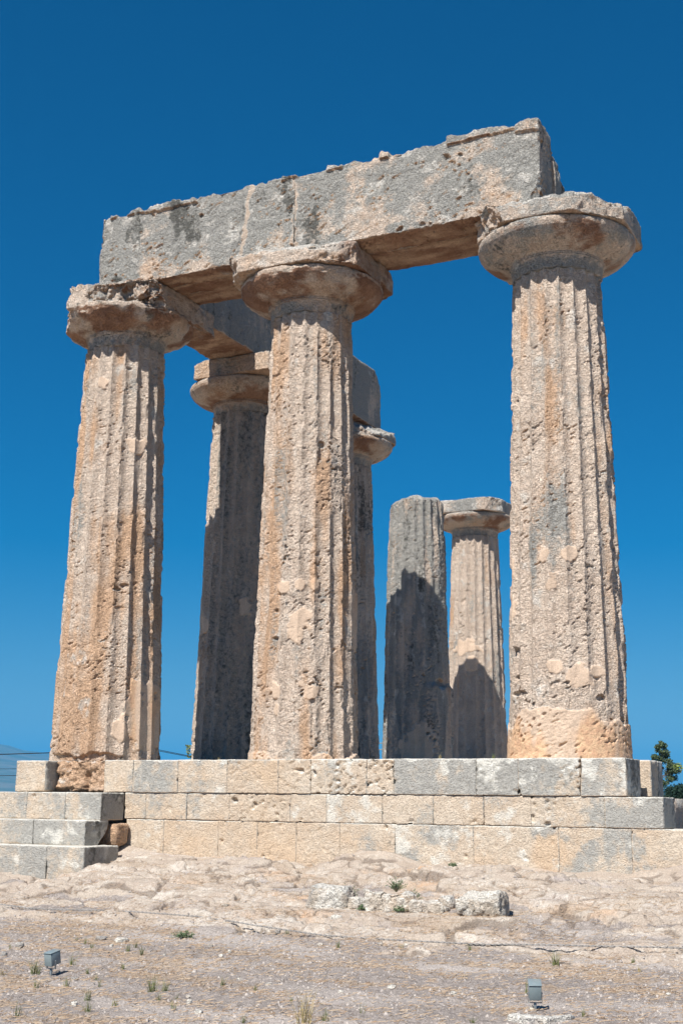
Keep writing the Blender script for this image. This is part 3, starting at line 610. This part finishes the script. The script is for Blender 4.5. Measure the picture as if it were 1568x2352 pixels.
# ============================================================ LOOSE STONES ON THE GROUND
rnd = random.Random(5)
def rock(name, x, y, w, h, dpt, seed, label, cat, group, sink=.25, mat=None, step=None, round_=.42, **kw):
    z = gz(x, y)-h*sink; s = step or max(.006, w/22)
    lo = (x-w/2, y, z); hi = (x+w/2, y+dpt, z+h*(1+sink))
    rr_ = random.Random(seed); cuts = []
    cx, cy, cz = x, y+dpt/2, z+h*(1+sink)/2
    for q in range(kw.pop('ncut', 5)):
        n = Vector((rr_.gauss(0, 1), rr_.gauss(0, 1)-.3, rr_.gauss(0, .8)+.3)).normalized(); e = abs(n.x)*w/2+abs(n.y)*dpt/2+abs(n.z)*h/2
        cuts.append((n, (cx+n.x*e*.66, cy+n.y*e*.66, cz+n.z*e*.66), w*.02))
    sc_ = min(1, w/.3)
    o = block(name, lo, hi, seed, None, s, min(w, h, dpt)*round_, 0, cuts, low=.03*sc_, mid=kw.pop('mid', .012)*sc_, fine=.003*sc_, pit=kw.pop('pit', .012)*sc_, hole=.01*sc_, mat=mat, **kw)
    loc = np.array([x, y+dpt/2, z]); me = o.data; co = np.empty(len(me.vertices)*3, np.float32); me.vertices.foreach_get('co', co)
    me.vertices.foreach_set('co', (co.reshape(-1, 3)-loc.astype(np.float32)).ravel()); me.update(); o.location = loc
    return tag(o, label, cat, group)
BL = [(5.63,-3.88,.488,.205,'long pale pitted boulder at the left end of the boulder row'),
      (5.93,-3.84,.133,.105,'small low stone between the left boulder and the cracked slabs'),
      (6.18,-3.92,.228,.194,'cream cracked boulder under the largest green weed'),
      (6.42,-3.91,.254,.192,'rounded cream boulder in the middle of the row, with a yellowish face'),
      (6.60,-3.88,.116,.13,'narrow stone just below the right green weed in the boulder row'),
      (6.75,-3.87,.211,.102,'low flat-topped stone right of the lowest green weed in the boulder row'),
      (6.61,-3.37,.106,.071,'small grey stone behind the row, beside the right green weed'),
      (6.80,-3.55,.114,.111,'upright stone touching the left side of the big grey boulder'),
      (6.85,-3.77,.068,.055,'tiny stone at the left foot of the big grey boulder'),
      (7.29,-3.97,.537,.212,'big grey pitted boulder with a dark right end, at the right end of the row')]
for q, (x, y, w, h, lb) in enumerate(BL):
    rock('boulder', x, y, w*(1.12 if q in (0, 9) else 1.5), h*1.05, max(.14, w*.62), 800+q*5, lb, 'boulder', 'row of boulders at the foot of the bedrock', .14, M_ROCK, step=.009, round_=.46, grey=.15 if q in (0, 9) else -.1, orange=-.1 if q not in (3,) else .4, pale=.62, dark=-.05, ncut=8, mid=.022, pit=.016 if q in (0, 9) else .008)
STN = [(4.05,-6.64,.076,.044,'grey stone left of the left floodlight, just behind it'),(4.45,-6.0,.091,.033,'brown flat stone left of the white flat slab'),(4.69,-6.07,.129,.039,'broad white flat stone, largest on the left gravel'),
 (4.79,-6.3,.038,.028,'small stone in front of the broad white flat stone'),(4.26,-7.07,.054,.042,'dark lump of stone at the left edge of the photo'),(6.1,-8.52,.044,.027,'small white stone among grass tufts at lower left'),
 (7.0,-8.39,.052,.028,'whitish oblong stone, lowest on the left half'),(6.75,-8.11,.039,.029,'cream round stone behind the lowest oblong one'),(6.64,-7.95,.032,.016,'flat chip behind the cream round stone'),
 (5.48,-7.71,.065,.022,'flat grey stone just right of the left floodlight'),(5.97,-6.42,.036,.021,'pinkish pebble mid left on the gravel'),(5.49,-6.52,.026,.017,'small pale pebble right of three grass tufts'),
 (5.62,-6.02,.04,.027,'small dark topped stone under the low green plant'),(4.59,-4.1,.089,.037,'grey flat stone on the dry needles before the bedrock'),(5.97,-4.32,.112,.039,'white flat stone in front of the boulder row'),
 (5.72,-5.01,.06,.047,'grey pointed stone touching the cable'),(7.8,-7.11,.057,.026,'oval cream stone in the middle foreground'),(6.92,-7.32,.053,.021,'low cream stone left of the middle foreground'),
 (7.55,-7.41,.041,.02,'small pale stone behind the tall yellow grass'),(6.64,-7.26,.043,.016,'thin white stone left of the low cream one'),(7.12,-5.27,.05,.025,'orange tinted stone just in front of the cable'),
 (6.41,-5.5,.05,.019,'small tan stone between cable and grass in the middle'),(5.95,-6.25,.03,.027,'upright pebble left of centre'),(8.3,-7.17,.04,.022,'pale pebble behind left of the right floodlight'),
 (6.91,-5.34,.05,.023,'grey pebble just in front of the cable, right of centre'),(8.13,-5.99,.034,.017,'pale pebble left of the tallest green tuft'),(9.66,-6.66,.034,.025,'pointed pale pebble near the right edge'),
 (9.77,-6.94,.029,.019,'lowest pale pebble near the right edge'),(9.48,-5.53,.055,.017,'flat white stone at the right, behind the pointed pebble'),(8.47,-5.98,.022,.016,'small brown pebble in front of the tallest green tuft')]
for q, (x, y, w, h, lb) in enumerate(STN):
    dk_ = 'dark' in lb or 'brown' in lb
    rock('stone', x, y, w, h, w*.75, 900+q*5, lb, 'stone', 'loose stones on the gravel', .3, M_ROCK, step=max(.005, w/12), grey=.9 if dk_ else (.5 if 'grey' in lb else .0), orange=.6 if ('orange' in lb or 'pink' in lb or 'tan' in lb) else .0, pale=-.2 if dk_ else (.3 if 'grey' in lb else .9), dark=.3 if dk_ else -.2, top=.0)

# kerb slab round the right floodlight
def bend(V):
    V = V.copy(); V[:, 1] += 1.5*np.maximum(0, V[:, 0]-9.19); return V
t = block('concrete_kerb', (8.94, -7.90, gz(9.0, -7.8)-.05), (9.30, -7.80, gz(9.1, -7.8)+.028), 1100, None, .008, .014, .02, post=bend, low=.004, mid=.003, grey=.55, orange=.0, pale=.7, dark=.05, mat=M_ROCK)
tag(t, 'short bent pale concrete kerb in front of the right floodlight', 'kerb')

# ============================================================ GRAVEL AND DRY NEEDLES (uncountable)
def scatter(n, seed, xr, yr, dens):
    r = np.random.RandomState(seed); x = r.uniform(*xr, n*3); y = r.uniform(*yr, n*3)
    P = np.stack([x, y, 0*x], 1); keep = r.rand(n*3) < dens(P, x, y); x = x[keep][:n]; y = y[keep][:n]
    return r, x, y, ground_h(x, y)[0]
def dstraw(P, x, y):
    d = -.95-y; return np.clip(.8*ground_h(x, y)[4-1]*ss(d, .3, .8)+(.15+1.3*ss(.05+.9*fbm(P, (.7, 2.2, 1), 83, 3), .05, .5))*ss(d, .4, 3.5), 0, 1)
r, x, y, z = scatter(30000, 3, (1.2, 10.6), (-9.9, -1.1), dstraw); n = len(x)
an = r.uniform(0, np.pi, n)+0; an = np.where(r.rand(n) < .35, r.normal(0, .6, n), an); L = r.uniform(.008, .034, n); w = r.uniform(.0005, .0010, n)
dx, dy = np.cos(an)*L, np.sin(an)*L; px_, py_ = -np.sin(an)*w, np.cos(an)*w; tl = r.normal(0, .08, n)*L+.004
V = np.stack([np.stack([x-dx-px_, y-dy-py_, z+.006-tl], 1), np.stack([x+dx-px_, y+dy-py_, z+.006+tl], 1), np.stack([x+dx+px_, y+dy+py_, z+.010+tl], 1), np.stack([x-dx+px_, y-dy+py_, z+.010-tl], 1)], 1).reshape(-1, 3)
F = np.arange(n*4).reshape(-1, 4)
tag(mesh('dry_needles', V, F, plain('straw_material', (.27, .18, .115), .9, (.40, .32, .235), 30), smooth=False), 'thin litter of dry brown pine needles and straw over the gravel', 'dry grass', kind='stuff')
def dgrav(P, x, y): return np.clip(.25+ss(-.95-y, 3, 4.4)*.8, 0, 1)*np.clip(.6+fbm(P, 1.2, 140, 3), .1, 1)
r, x, y, z = scatter(24000, 4, (1.0, 10.8), (-10.0, -1.3), dgrav); n = len(x)
s = (.003+.012*r.rand(n)**5)
base = np.array([(-1,-.6,0),(0,-1,.0),(1,-.5,0),(.8,.7,0),(-.2,1,0),(-1,.5,0),(-.5,-.2,.75),(.45,-.3,.8),(.3,.4,.7),(-.3,.45,.65)])
fc = np.array([(0,1,7),(0,7,6),(1,2,7),(2,3,8),(2,8,7),(3,4,8),(4,9,8),(4,5,9),(5,0,6),(5,6,9),(6,7,8),(6,8,9)])
rot = r.uniform(0, 6.28, n); jit = 1+.3*r.normal(size=(n, 10, 3)); B = base[None]*jit; c_, s_ = np.cos(rot)[:, None], np.sin(rot)[:, None]
V = np.stack([x[:, None]+(B[:, :, 0]*c_-B[:, :, 1]*s_)*s[:, None], y[:, None]+(B[:, :, 0]*s_+B[:, :, 1]*c_)*s[:, None], z[:, None]-.002+B[:, :, 2]*s[:, None]*1.2], 2).reshape(-1, 3)
F = (fc[None]+(np.arange(n)*10)[:, None, None]).reshape(-1, 3)
tag(mesh('gravel', V, F, plain('gravel_material', (.42, .375, .335), .9, (.27, .24, .225), 24), smooth=False), 'fine pale gravel and chips strewn over the foreground', 'gravel', kind='stuff')

# ============================================================ WEEDS AND GRASS
M_GRASS = plain('grass_material', (.09, .12, .035), .7, (.17, .17, .07), 40)
M_DRY = plain('dry_grass_material', (.36, .29, .13), .8, (.28, .22, .11), 40)
M_WEED = plain('weed_leaf', (.085, .14, .065), .7, (.17, .22, .12), 60)
M_STEM = plain('stem_material', (.16, .15, .08), .8)
def blades(x, y, h, n, seed, spread_=.25, w=.0022):
    r = np.random.RandomState(seed); z = gz(x, y)-.004; V = []; F = []
    for k in range(n):
        a = r.uniform(0, 6.28); lean = abs(r.normal(0, spread_)); hh = h*r.uniform(.45, 1.0); b = a+r.uniform(-.8, .8)
        x0, y0 = r.normal(0, h*.12), r.normal(0, h*.12); px_, py_ = math.cos(b+1.57)*w, math.sin(b+1.57)*w
        i0 = len(V)
        for q in range(4):
            f = q/3; ww = 1-f*.85; cx = x0+math.cos(a)*lean*hh*(f+f*f)*.7; cy = y0+math.sin(a)*lean*hh*(f+f*f)*.7
            V += [(x+cx-px_*ww, y+cy-py_*ww, z+hh*f), (x+cx+px_*ww, y+cy+py_*ww, z+hh*f)]
        for q in range(3): F.append((i0+2*q, i0+2*q+1, i0+2*q+3, i0+2*q+2))
    return V, F, z
TUFTS = [(5.04,-7.61,.1,'leafy green tuft just left of the left floodlight'),(5.02,-7.13,.087,'fan of green blades right of and behind the left floodlight'),(5.63,-7.98,.068,'bushy tuft in front right of the left floodlight'),
 (5.45,-8.11,.052,'small tuft straight in front of the left floodlight'),(5.42,-7.46,.044,'low sparse tuft two steps right of the left floodlight'),(5.67,-7.69,.054,'left one of a close pair of thin tufts, lower left'),
 (5.85,-7.88,.063,'right one of a close pair of thin tufts, lower left'),(6.08,-8.32,.07,'yellowish tuft between two small white stones, lower left'),(6.32,-8.65,.066,'bluish tuft below the small white stone, lower left'),
 (6.02,-8.97,.084,'tallest tuft in the bottom left corner'),(6.35,-8.39,.058,'slim upright tuft alone at the bottom left of centre'),(6.3,-7.88,.098,'tall open tuft, left one of the trio left of centre'),
 (6.37,-7.82,.072,'right one of the trio of tufts left of centre'),(6.52,-8.12,.055,'wide low tuft, front one of the trio left of centre'),(6.79,-8.35,.057,'bright green tuft beside the lowest oblong stone'),
 (5.54,-7.17,.051,'small tuft midway on the left dry needles'),(4.48,-6.25,.051,'tuft left of the broad white flat stone'),(4.66,-6.39,.044,'yellow green tuft in front of the broad white flat stone'),
 (4.24,-6.07,.046,'thin tuft farthest back on the left'),(5.07,-6.44,.055,'left tuft of three right of the broad white stone'),(5.04,-6.28,.056,'rear tuft of three right of the broad white stone'),
 (5.28,-6.54,.073,'right and tallest tuft of three right of the broad white stone'),(4.01,-6.68,.038,'tiny tuft beside the grey stone at the far left'),(6.67,-7.53,.063,'dark green tuft left of centre, behind the trio'),
 (4.85,-7.77,.067,'reddish dry clump at the left edge'),(6.6,-8.02,.035,'tiny sprig between the trio and the chips'),(5.83,-5.02,.06,'dark tuft growing at the cable, beside the grey pointed stone'),
 (6.63,-5.58,.056,'neat tuft in front of the cable at the centre'),(7.1,-5.32,.044,'faint thin tuft touching the cable'),(7.42,-8.52,.045,'small tuft at the bottom edge left of the yellow grass'),
 (6.95,-7.55,.041,'faint tuft below the thin white stone'),(7.37,-7.79,.034,'tiny tuft left of the tall yellow grass'),(7.77,-8.35,.173,'tall yellow grass clump at the bottom centre'),
 (7.85,-8.24,.064,'green tuft right of the tall yellow grass'),(7.98,-7.95,.084,'thin spindly tuft right of bottom centre'),(8.59,-5.72,.102,'largest dense green tuft on the right gravel'),
 (7.7,-5.25,.049,'small tuft at the cable, right of centre'),(9.11,-5.38,.04,'dark clump near the cable at the right'),(9.24,-5.71,.044,'brownish clump in front of the dark one at the right'),
 (8.76,-6.96,.12,'stalk-like tuft leaning beside the right floodlight'),(8.73,-7.94,.036,'small tuft left of the kerb slab'),(9.33,-7.57,.046,'wiry tuft behind the kerb slab')]
for q, (x, y, h, lb) in enumerate(TUFTS):
    dry = 'yellow grass' in lb and 'tall yellow' in lb and 'right of' not in lb and 'left of' not in lb or 'reddish' in lb or 'brownish' in lb
    n = 26 if h < .09 else 44
    if 'thin' in lb or 'faint' in lb or 'tiny' in lb or 'slim' in lb: n = 14
    if 'stalk' in lb or 'spindly' in lb: n = 7
    V, F, z = blades(x, y, h*1.35, n, 50+q, .38 if n > 10 else .2, .0018 if h < .09 else .0022)
    tag(mesh('grass_tuft', V, F, M_DRY if dry else M_GRASS, loc=(x, y, z), smooth=False), lb, 'grass tuft', 'grass tufts on the gravel')
def leafy(name, x, y, z, w, h, nst, nlf, ls, seed, label, cat, group=None, mleaf=M_WEED, flat=False):
    r = np.random.RandomState(seed); t = thing(name, (x, y, z), label, cat, group); SV = []; SF = []; LV = []; LF = []
    for k in range(nst):
        a = r.uniform(0, 6.28); rad = w*.5*math.sqrt(r.rand())*(1.0); hh = h*r.uniform(.35, 1)*(1-.5*(rad/(w*.5))**2); pts = []
        for q in range(5):
            f = q/4; pts.append(np.array([x+math.cos(a)*rad*f**1.2+r.normal(0, .004)*f, y+math.sin(a)*rad*f**1.2*.7, z+hh*(f**.85)]))
        sw = max(.0012, w*.006); i0 = len(SV)
        for p in pts: SV += [p+(-sw, 0, 0), p+(sw, 0, 0), p+(0, sw, 0)]
        for q in range(4):
            for e in range(3): SF.append((i0+3*q+e, i0+3*q+(e+1) % 3, i0+3*q+3+(e+1) % 3, i0+3*q+3+e))
        for q in range(nlf):
            f = r.uniform(.25, 1)**.7; p = np.array([np.interp(f*4, range(5), [v[c] for v in pts]) for c in range(3)])
            d = r.normal(size=3); d[2] = abs(d[2])*.6; d /= np.linalg.norm(d); u = np.cross(d, r.normal(size=3)); u /= np.linalg.norm(u); l = ls*r.uniform(.6, 1.2)
            i1 = len(LV); LV += [p, p+d*l*.5+u*l*.28, p+d*l, p+d*l*.5-u*l*.28]; LF.append((i1, i1+1, i1+2, i1+3))
    mesh('stem', SV, SF, M_STEM, t); mesh('foliage', LV, LF, mleaf, t, smooth=False); return t
PL = [(5.71,-3.29,.20,.17,'largest green weed, growing behind the left boulder'),(6.11,-2.95,.16,.13,'loose pale green weed behind the middle of the boulder row'),(6.46,-3.36,.16,.12,'compact green weed on the right of the boulder row'),
      (6.48,-3.94,.124,.07,'low green weed at the front foot of the boulders'),(6.06,-3.96,.056,.05,'smallest green sprig at the front foot of the cream boulder'),(5.13,-5.73,.195,.06,'flat spreading green weed alone on the gravel behind the cable'),
      (5.96,-1.22,.085,.06,'tiny weed at the base of the pale ashlar wall')]
for q, (x, y, w, h, lb) in enumerate(PL):
    leafy('weed', x, y+(.05 if q > 2 else -.22), gz(x, y+.05)+(.06 if q < 3 else 0), w*1.5, h*(1.35 if q < 3 else 1.2), int(26+110*w), 10, .017, 70+q, lb, 'weed', 'green weeds near the rocks')
# weeds on the platform top
for q, (x, y, h, lb) in enumerate([(5.62, -.72, .10, 'thin dry stalk on the platform edge below the bare grey column'), (6.32, -.72, .09, 'small green tuft on the platform edge below the farthest column'), (3.0, -.80, .05, 'tiny dry wisp on the platform edge beside the middle column'), (2.42, -.75, .06, 'tiny pale wisp on the platform edge below the shadowed column')]):
    gz_ = gz; V, F, z = blades(x, y, h, 9 if q != 1 else 26, 130+q, .5, .002)
    V = [(a, b, c-z-.01) for a, b, c in V]
    tag(mesh('grass_tuft', V, F, M_GRASS if q == 1 else M_DRY, loc=(x, y, -.01), smooth=False), lb, 'grass tuft', 'weeds on the platform edge')

# ============================================================ FLOODLIGHTS
M_LAMP = plain('grey_lamp_paint', (.17, .215, .225), .35, (.19, .235, .245), 20); M_LAMP.node_tree.nodes['Principled BSDF'].inputs['Specular IOR Level'].default_value = .6
M_STEEL = plain('bracket_steel', (.30, .32, .32), .45, (.22, .24, .24), 30, .6)
M_GLASS = plain('lamp_glass', (.03, .035, .04), .1)
M_BOX = plain('junction_box_plastic', (.55, .50, .40), .6)
def bev_box(name, lo, hi, mat, parent, M, bev=.003):
    V, F, lo, hi = grid_box(lo, hi, 1.0)
    V = np.array([(M @ Vector(v))[:] for v in V]); o = mesh(name, V+np.array(ORG[parent.name]), F, mat, parent, smooth=False)
    b = o.modifiers.new('bevel', 'BEVEL'); b.width = bev; b.segments = 2; b.limit_method = 'ANGLE'; return o
def floodlight(x, y, rz, tilt, w, label, boxy):
    z = gz(x, y)-.01; t = thing('floodlight', (x, y, z), label, 'floodlight', 'small ground floodlights aimed at the temple'); I = Matrix.Rotation(rz, 4, 'Z')
    H = I @ Matrix.Translation((0, 0, .135)) @ Matrix.Rotation(tilt, 4, 'X'); h = w/2
    bev_box('housing', (-h, -.045, -.05), (h, .060, .042), M_LAMP, t, H)
    bev_box('lid', (-h-.003, -.049, .044), (h+.003, .066, .050), M_LAMP, t, H, .0015)
    bev_box('glass', (-h+.006, .0615, -.044), (h-.006, .064, .037), M_GLASS, t, H, .001)
    br = bev_box('bracket', (-h-.006, -.010, .058), (h+.006, .008, .062), M_STEEL, t, I, .001)
    bev_box('bracket_arm', (-h-.0065, -.009, .062), (-h-.0035, .007, .125), M_STEEL, br, I, .001); bev_box('bracket_arm', (h+.0035, -.009, .062), (h+.0065, .007, .125), M_STEEL, br, I, .001)
    bev_box('post', (-.009, -.009, -.02), (.009, .009, .060), M_STEEL, t, I, .003)
    for s in (-1, 1): bev_box('bolt', (s*(h+.007)-.003, -.006, .112), (s*(h+.007)+.003, .004, .122), M_STEEL, t, I, .002)
    if boxy: bev_box('junction_box', (-.036, -.022, 0), (-.012, .0, .030), M_BOX, t, I, .003)
floodlight(5.20, -7.62, R(-4), R(10), .072, 'small grey box floodlight on the left gravel, turned to show its side', False)
floodlight(9.0, -7.52, R(22), R(14), .078, 'small grey box floodlight on the right, standing behind the bent kerb', True)

# ============================================================ CABLES
def tube(pts, r, seg=6, twist=0.0):
    pts = np.array(pts, float); n = len(pts); T_ = np.gradient(pts, axis=0); T_ /= np.linalg.norm(T_, axis=1)[:, None]
    up = np.array([0, 0, 1.]); A = np.cross(T_, up); A /= np.linalg.norm(A, axis=1)[:, None]; B = np.cross(A, T_); V = []
    for k in range(seg):
        a = 2*np.pi*k/seg; V.append(pts+A*math.cos(a)*r+B*math.sin(a)*r)
    V = np.stack(V, 1).reshape(-1, 3); i, k = np.meshgrid(np.arange(n-1), np.arange(seg), indexing='ij'); i = i.ravel(); k = k.ravel()
    return V, np.stack([i*seg+k, (i+1)*seg+k, (i+1)*seg+(k+1) % seg, i*seg+(k+1) % seg], 1)
CB = [(.0,-4.0),(.72,-4.11),(2.17,-4.69),(3.41,-4.81),(4.59,-5.0),(6.05,-5.08),(7.35,-5.13),(8.49,-5.1),(9.43,-5.05),(10.4,-5.0)]
xs = np.linspace(.0, 10.4, 900); ys = np.interp(xs, [c[0] for c in CB], [c[1] for c in CB]); ys = np.convolve(np.pad(ys, 40, 'edge'), np.ones(81)/81, 'valid')
zg = ground_h(xs, ys)[0]; zm = np.max([np.roll(zg, k) for k in range(-30, 31)], 0); zm[:31] = zm[31]; zm[-31:] = zm[-32]
zz = np.convolve(np.pad(zm, 60, 'edge'), np.ones(121)/121, 'valid')+.002
ph = xs*60
c1_ = np.stack([xs, ys+np.cos(ph)*.005, zz+np.sin(ph)*.005], 1); c2_ = np.stack([xs, ys-np.cos(ph)*.005, zz-np.sin(ph)*.005], 1)
V1, F1 = tube(c1_, .004); V2, F2 = tube(c2_, .004)
tag(mesh('ground_cable', np.concatenate([V1, V2]), np.concatenate([F1, F2+len(V1)]), plain('cable_rubber', (.30, .285, .27), .8)), 'long thin twisted grey cable lying across the gravel in front of the bedrock', 'cable')
M_WIRE = plain('wire_black', (.012, .02, .03), .6)
def wire(a, b, sag, r, label):
    f = np.linspace(0, 1, 24)[:, None]; p = np.array(a)*(1-f)+np.array(b)*f; p[:, 2] -= (sag*4*f*(1-f))[:, 0]
    V, F = tube(p, r, 5); tag(mesh('power_cable', V, F, M_WIRE, loc=tuple(p[0])), label, 'cable', 'overhead cables behind the temple')
PA = (-23.8, 32.4); PB = (-13.9, 39.0)
wire((-52, 13.2, .9), (*PA, 1.62), .30, .022, 'upper overhead cable crossing the hills left of the left column')
wire((-52, 12.7, .35), (*PA, .86), .10, .008, 'thin middle overhead cable left of the single block')
wire((-52, 12.7, -.05), (*PA, .58), .10, .013, 'lowest overhead cable left of the single block')
wire((*PA, 2.12), (*PB, .02), .02, .014, 'upper one of two converging cables seen between the left and shadowed columns')
wire((*PA, 2.04), (*PB, .02), .0, .014, 'lower one of two converging cables seen between the left and shadowed columns')
M_WOOD = plain('pole_wood', (.16, .12, .09), .9, (.10, .08, .06), 12)
for (px_, py_), hh, lb in ((PA, 2.5, 'wooden utility pole hidden behind the left front column'), (PB, .6, 'short wooden utility pole hidden behind the middle front column')):
    t = thing('utility_pole', (px_, py_, -2), lb, 'utility pole', 'utility poles behind the temple')
    V, F = tube([(px_, py_, -2), (px_+.001, py_, 0), (px_+.002, py_, hh)], .10, 10); mesh('pole', V, F, M_WOOD, t)
    V, F = tube([(px_-.5, py_+.3, hh-.4), (px_, py_, hh-.4), (px_+.5, py_-.3, hh-.4)], .04, 6); mesh('crossarm', V, F, M_WOOD, t)
t = thing('metal_fence', (-12.9, 38.7, -2), 'thin metal railing glimpsed between the two shadowed columns', 'railing')
for zz_ in (2.13, 1.84, 1.4):
    V, F = tube([(-13.9, 38.2, zz_), (-12.9, 38.7, zz_), (-11.7, 39.3, zz_)], .02, 5); mesh('rail', V, F, M_STEEL, t)
for q in (-13.9, -12.98, -11.7):
    yy = 38.2+(q+13.9)*.5; V, F = tube([(q, yy, -2), (q+.001, yy, 0), (q+.002, yy, 2.16)], .025, 6); mesh('post', V, F, M_STEEL, t)

# ============================================================ TREES AND SHRUBS BEHIND
def leaf_cloud(C_, size, seed, flat=.6):
    r = np.random.RandomState(seed); n = len(C_); d = r.normal(size=(n, 3)); d /= np.linalg.norm(d, axis=1)[:, None]; u = np.cross(d, r.normal(size=(n, 3))); u /= np.linalg.norm(u, axis=1)[:, None]
    l = size*r.uniform(.6, 1.3, n)[:, None]; w = l*flat*.5
    V = np.stack([C_-d*l*.5, C_+u*w, C_+d*l*.5, C_-u*w], 1).reshape(-1, 3); return V, np.arange(n*4).reshape(-1, 4)
def tree(name, x, y, z0, h, clusters, npl, crad, ls, mat, seed, label, cat, group=None, trunk=.12):
    r = np.random.RandomState(seed); t = thing(name, (x, y, z0), label, cat, group)
    zs = np.linspace(z0, z0+h*.95, 12); path = np.stack([x+np.cumsum(r.normal(0, h*.006, 12)), y+0*zs, zs], 1)
    V, F = tube(path, 1.0, 8); k = np.repeat(trunk*(1-.9*np.linspace(0, 1, 12)), 8)[:, None]; ctr = np.repeat(path, 8, 0)
    CL = []; BV = [ctr+(V-ctr)*k]; BF = [F]; off = len(V)
    for (cx, cy, cz, cr) in clusters:
        p = r.normal(size=(int(npl*(cr/crad)**2), 3)); p /= np.linalg.norm(p, axis=1)[:, None]; p *= (cr*r.rand(len(p))**.45)[:, None]*np.array([1, 1, .7]); CL.append(p+np.array([x+cx, y+cy, z0+cz]))
        za = z0+min(h*.9, max(.2, cz-abs(cx)*.5-.1)); a = np.array([np.interp(za, zs, path[:, 0]), y, za]); b = np.array([x+cx, y+cy, z0+cz]); V, F = tube([a, (a+b)/2+(0, 0, .02), b+(1e-3, 0, 0)], trunk*.16, 4); BV.append(V); BF.append(F+off); off += len(V)
    mesh('trunk', np.concatenate(BV), np.concatenate(BF), M_WOOD, t)
    V, F = leaf_cloud(np.concatenate(CL), ls, seed+1); mesh('crown', V, F, mat, t, smooth=False); return t
M_CON = plain('conifer_needles', (.045, .075, .035), .8, (.10, .125, .055), 2.5); M_YEL = plain('bright_leaves', (.15, .21, .045), .7, (.22, .26, .07), 2)
M_DARKL = plain('dark_hedge_leaves', (.010, .028, .022), .8, (.022, .05, .034), 3); M_FIG = plain('shrub_leaves', (.09, .13, .04), .7, (.16, .19, .07), 9)
r = np.random.RandomState(9); cl = []
for k in range(74):
    f = r.rand()**.8; rad = 3.1*(1-f)**.8+.12; a = r.uniform(0, 6.28); cl.append((math.cos(a)*rad*r.uniform(.3, 1), math.sin(a)*rad*r.uniform(.3, 1), 1.3+5.95*f, .26+.33*(1-f)))
cl += [(2.3, 0, 2.9, .3), (-1.9, 0, 4.0, .22), (2.8, .2, 2.3, .35), (-1.4, 0, 5.0, .2), (0, 0, 7.25, .2)]
tree('conifer_tree', -14.2, 101.0, -2.2, 7.6, cl, 260, .5, .17, M_CON, 31, 'dark pointed conifer behind the right end of the platform', 'tree')
r = np.random.RandomState(12); cl = [(r.normal(0, 1.6), r.normal(0, 1.2), 2.2+r.normal(0, .9), r.uniform(.3, .6)) for k in range(34)]
tree('leafy_tree', -9.7, 96.0, -2.2, 4.6, cl, 150, .5, .2, M_YEL, 33, 'light yellow-green tree at the right edge behind the dark hedge', 'tree')
r = np.random.RandomState(14); cl = [(r.uniform(-1.1, 1.6), r.uniform(-.3, .5), .75+r.uniform(-.3, 1)*.9, r.uniform(.35, .5)) for k in range(60)]
tree('hedge', 3.25, 27.9, -1.7, 1.9, cl, 420, .45, .07, M_DARKL, 35, 'dark blue-green clipped hedge at the right edge behind the platform', 'hedge', trunk=.05)
r = np.random.RandomState(15); cl = [(-.22, 0, 1.94, .07), (-.20, 0, 1.86, .07), (-.15, .0, 1.78, .08), (-.08, 0, 1.72, .10), (0, 0, 1.66, .12), (-.09, 0, 1.47, .08), (-.02, 0, 1.45, .1)]+[(r.uniform(-.02, .5), r.uniform(0, .4), r.uniform(.4, 1.9), .15) for k in range(14)]
tree('fig_shrub', -2.18, 5.95, -1.45, 1.9, cl, 60, .12, .055, M_FIG, 37, 'green leafy shrub peeping out at the left foot of the shadowed column', 'shrub', trunk=.02)

# ============================================================ HAZE
HAZE = True
if HAZE:
    V, F, lo, hi = grid_box((-20000, -20000, -30), (20000, 20000, 760), 1e6)
    m = bpy.data.materials.new('haze_air'); m.use_nodes = True; nt = m.node_tree; nt.nodes.clear()
    o_ = nd(nt, 'ShaderNodeOutputMaterial'); pv = nd(nt, 'ShaderNodeVolumePrincipled'); pv.inputs['Color'].default_value = (.06, .50, 1.0, 1); pv.inputs['Density'].default_value = 1.1e-4
    pv.inputs['Anisotropy'].default_value = 0.0; nt.links.new(pv.outputs[0], o_.inputs['Volume'])
    tag(mesh('haze', V, F, m, smooth=False), 'faint blue haze in the distance over the hills', 'haze', kind='stuff')
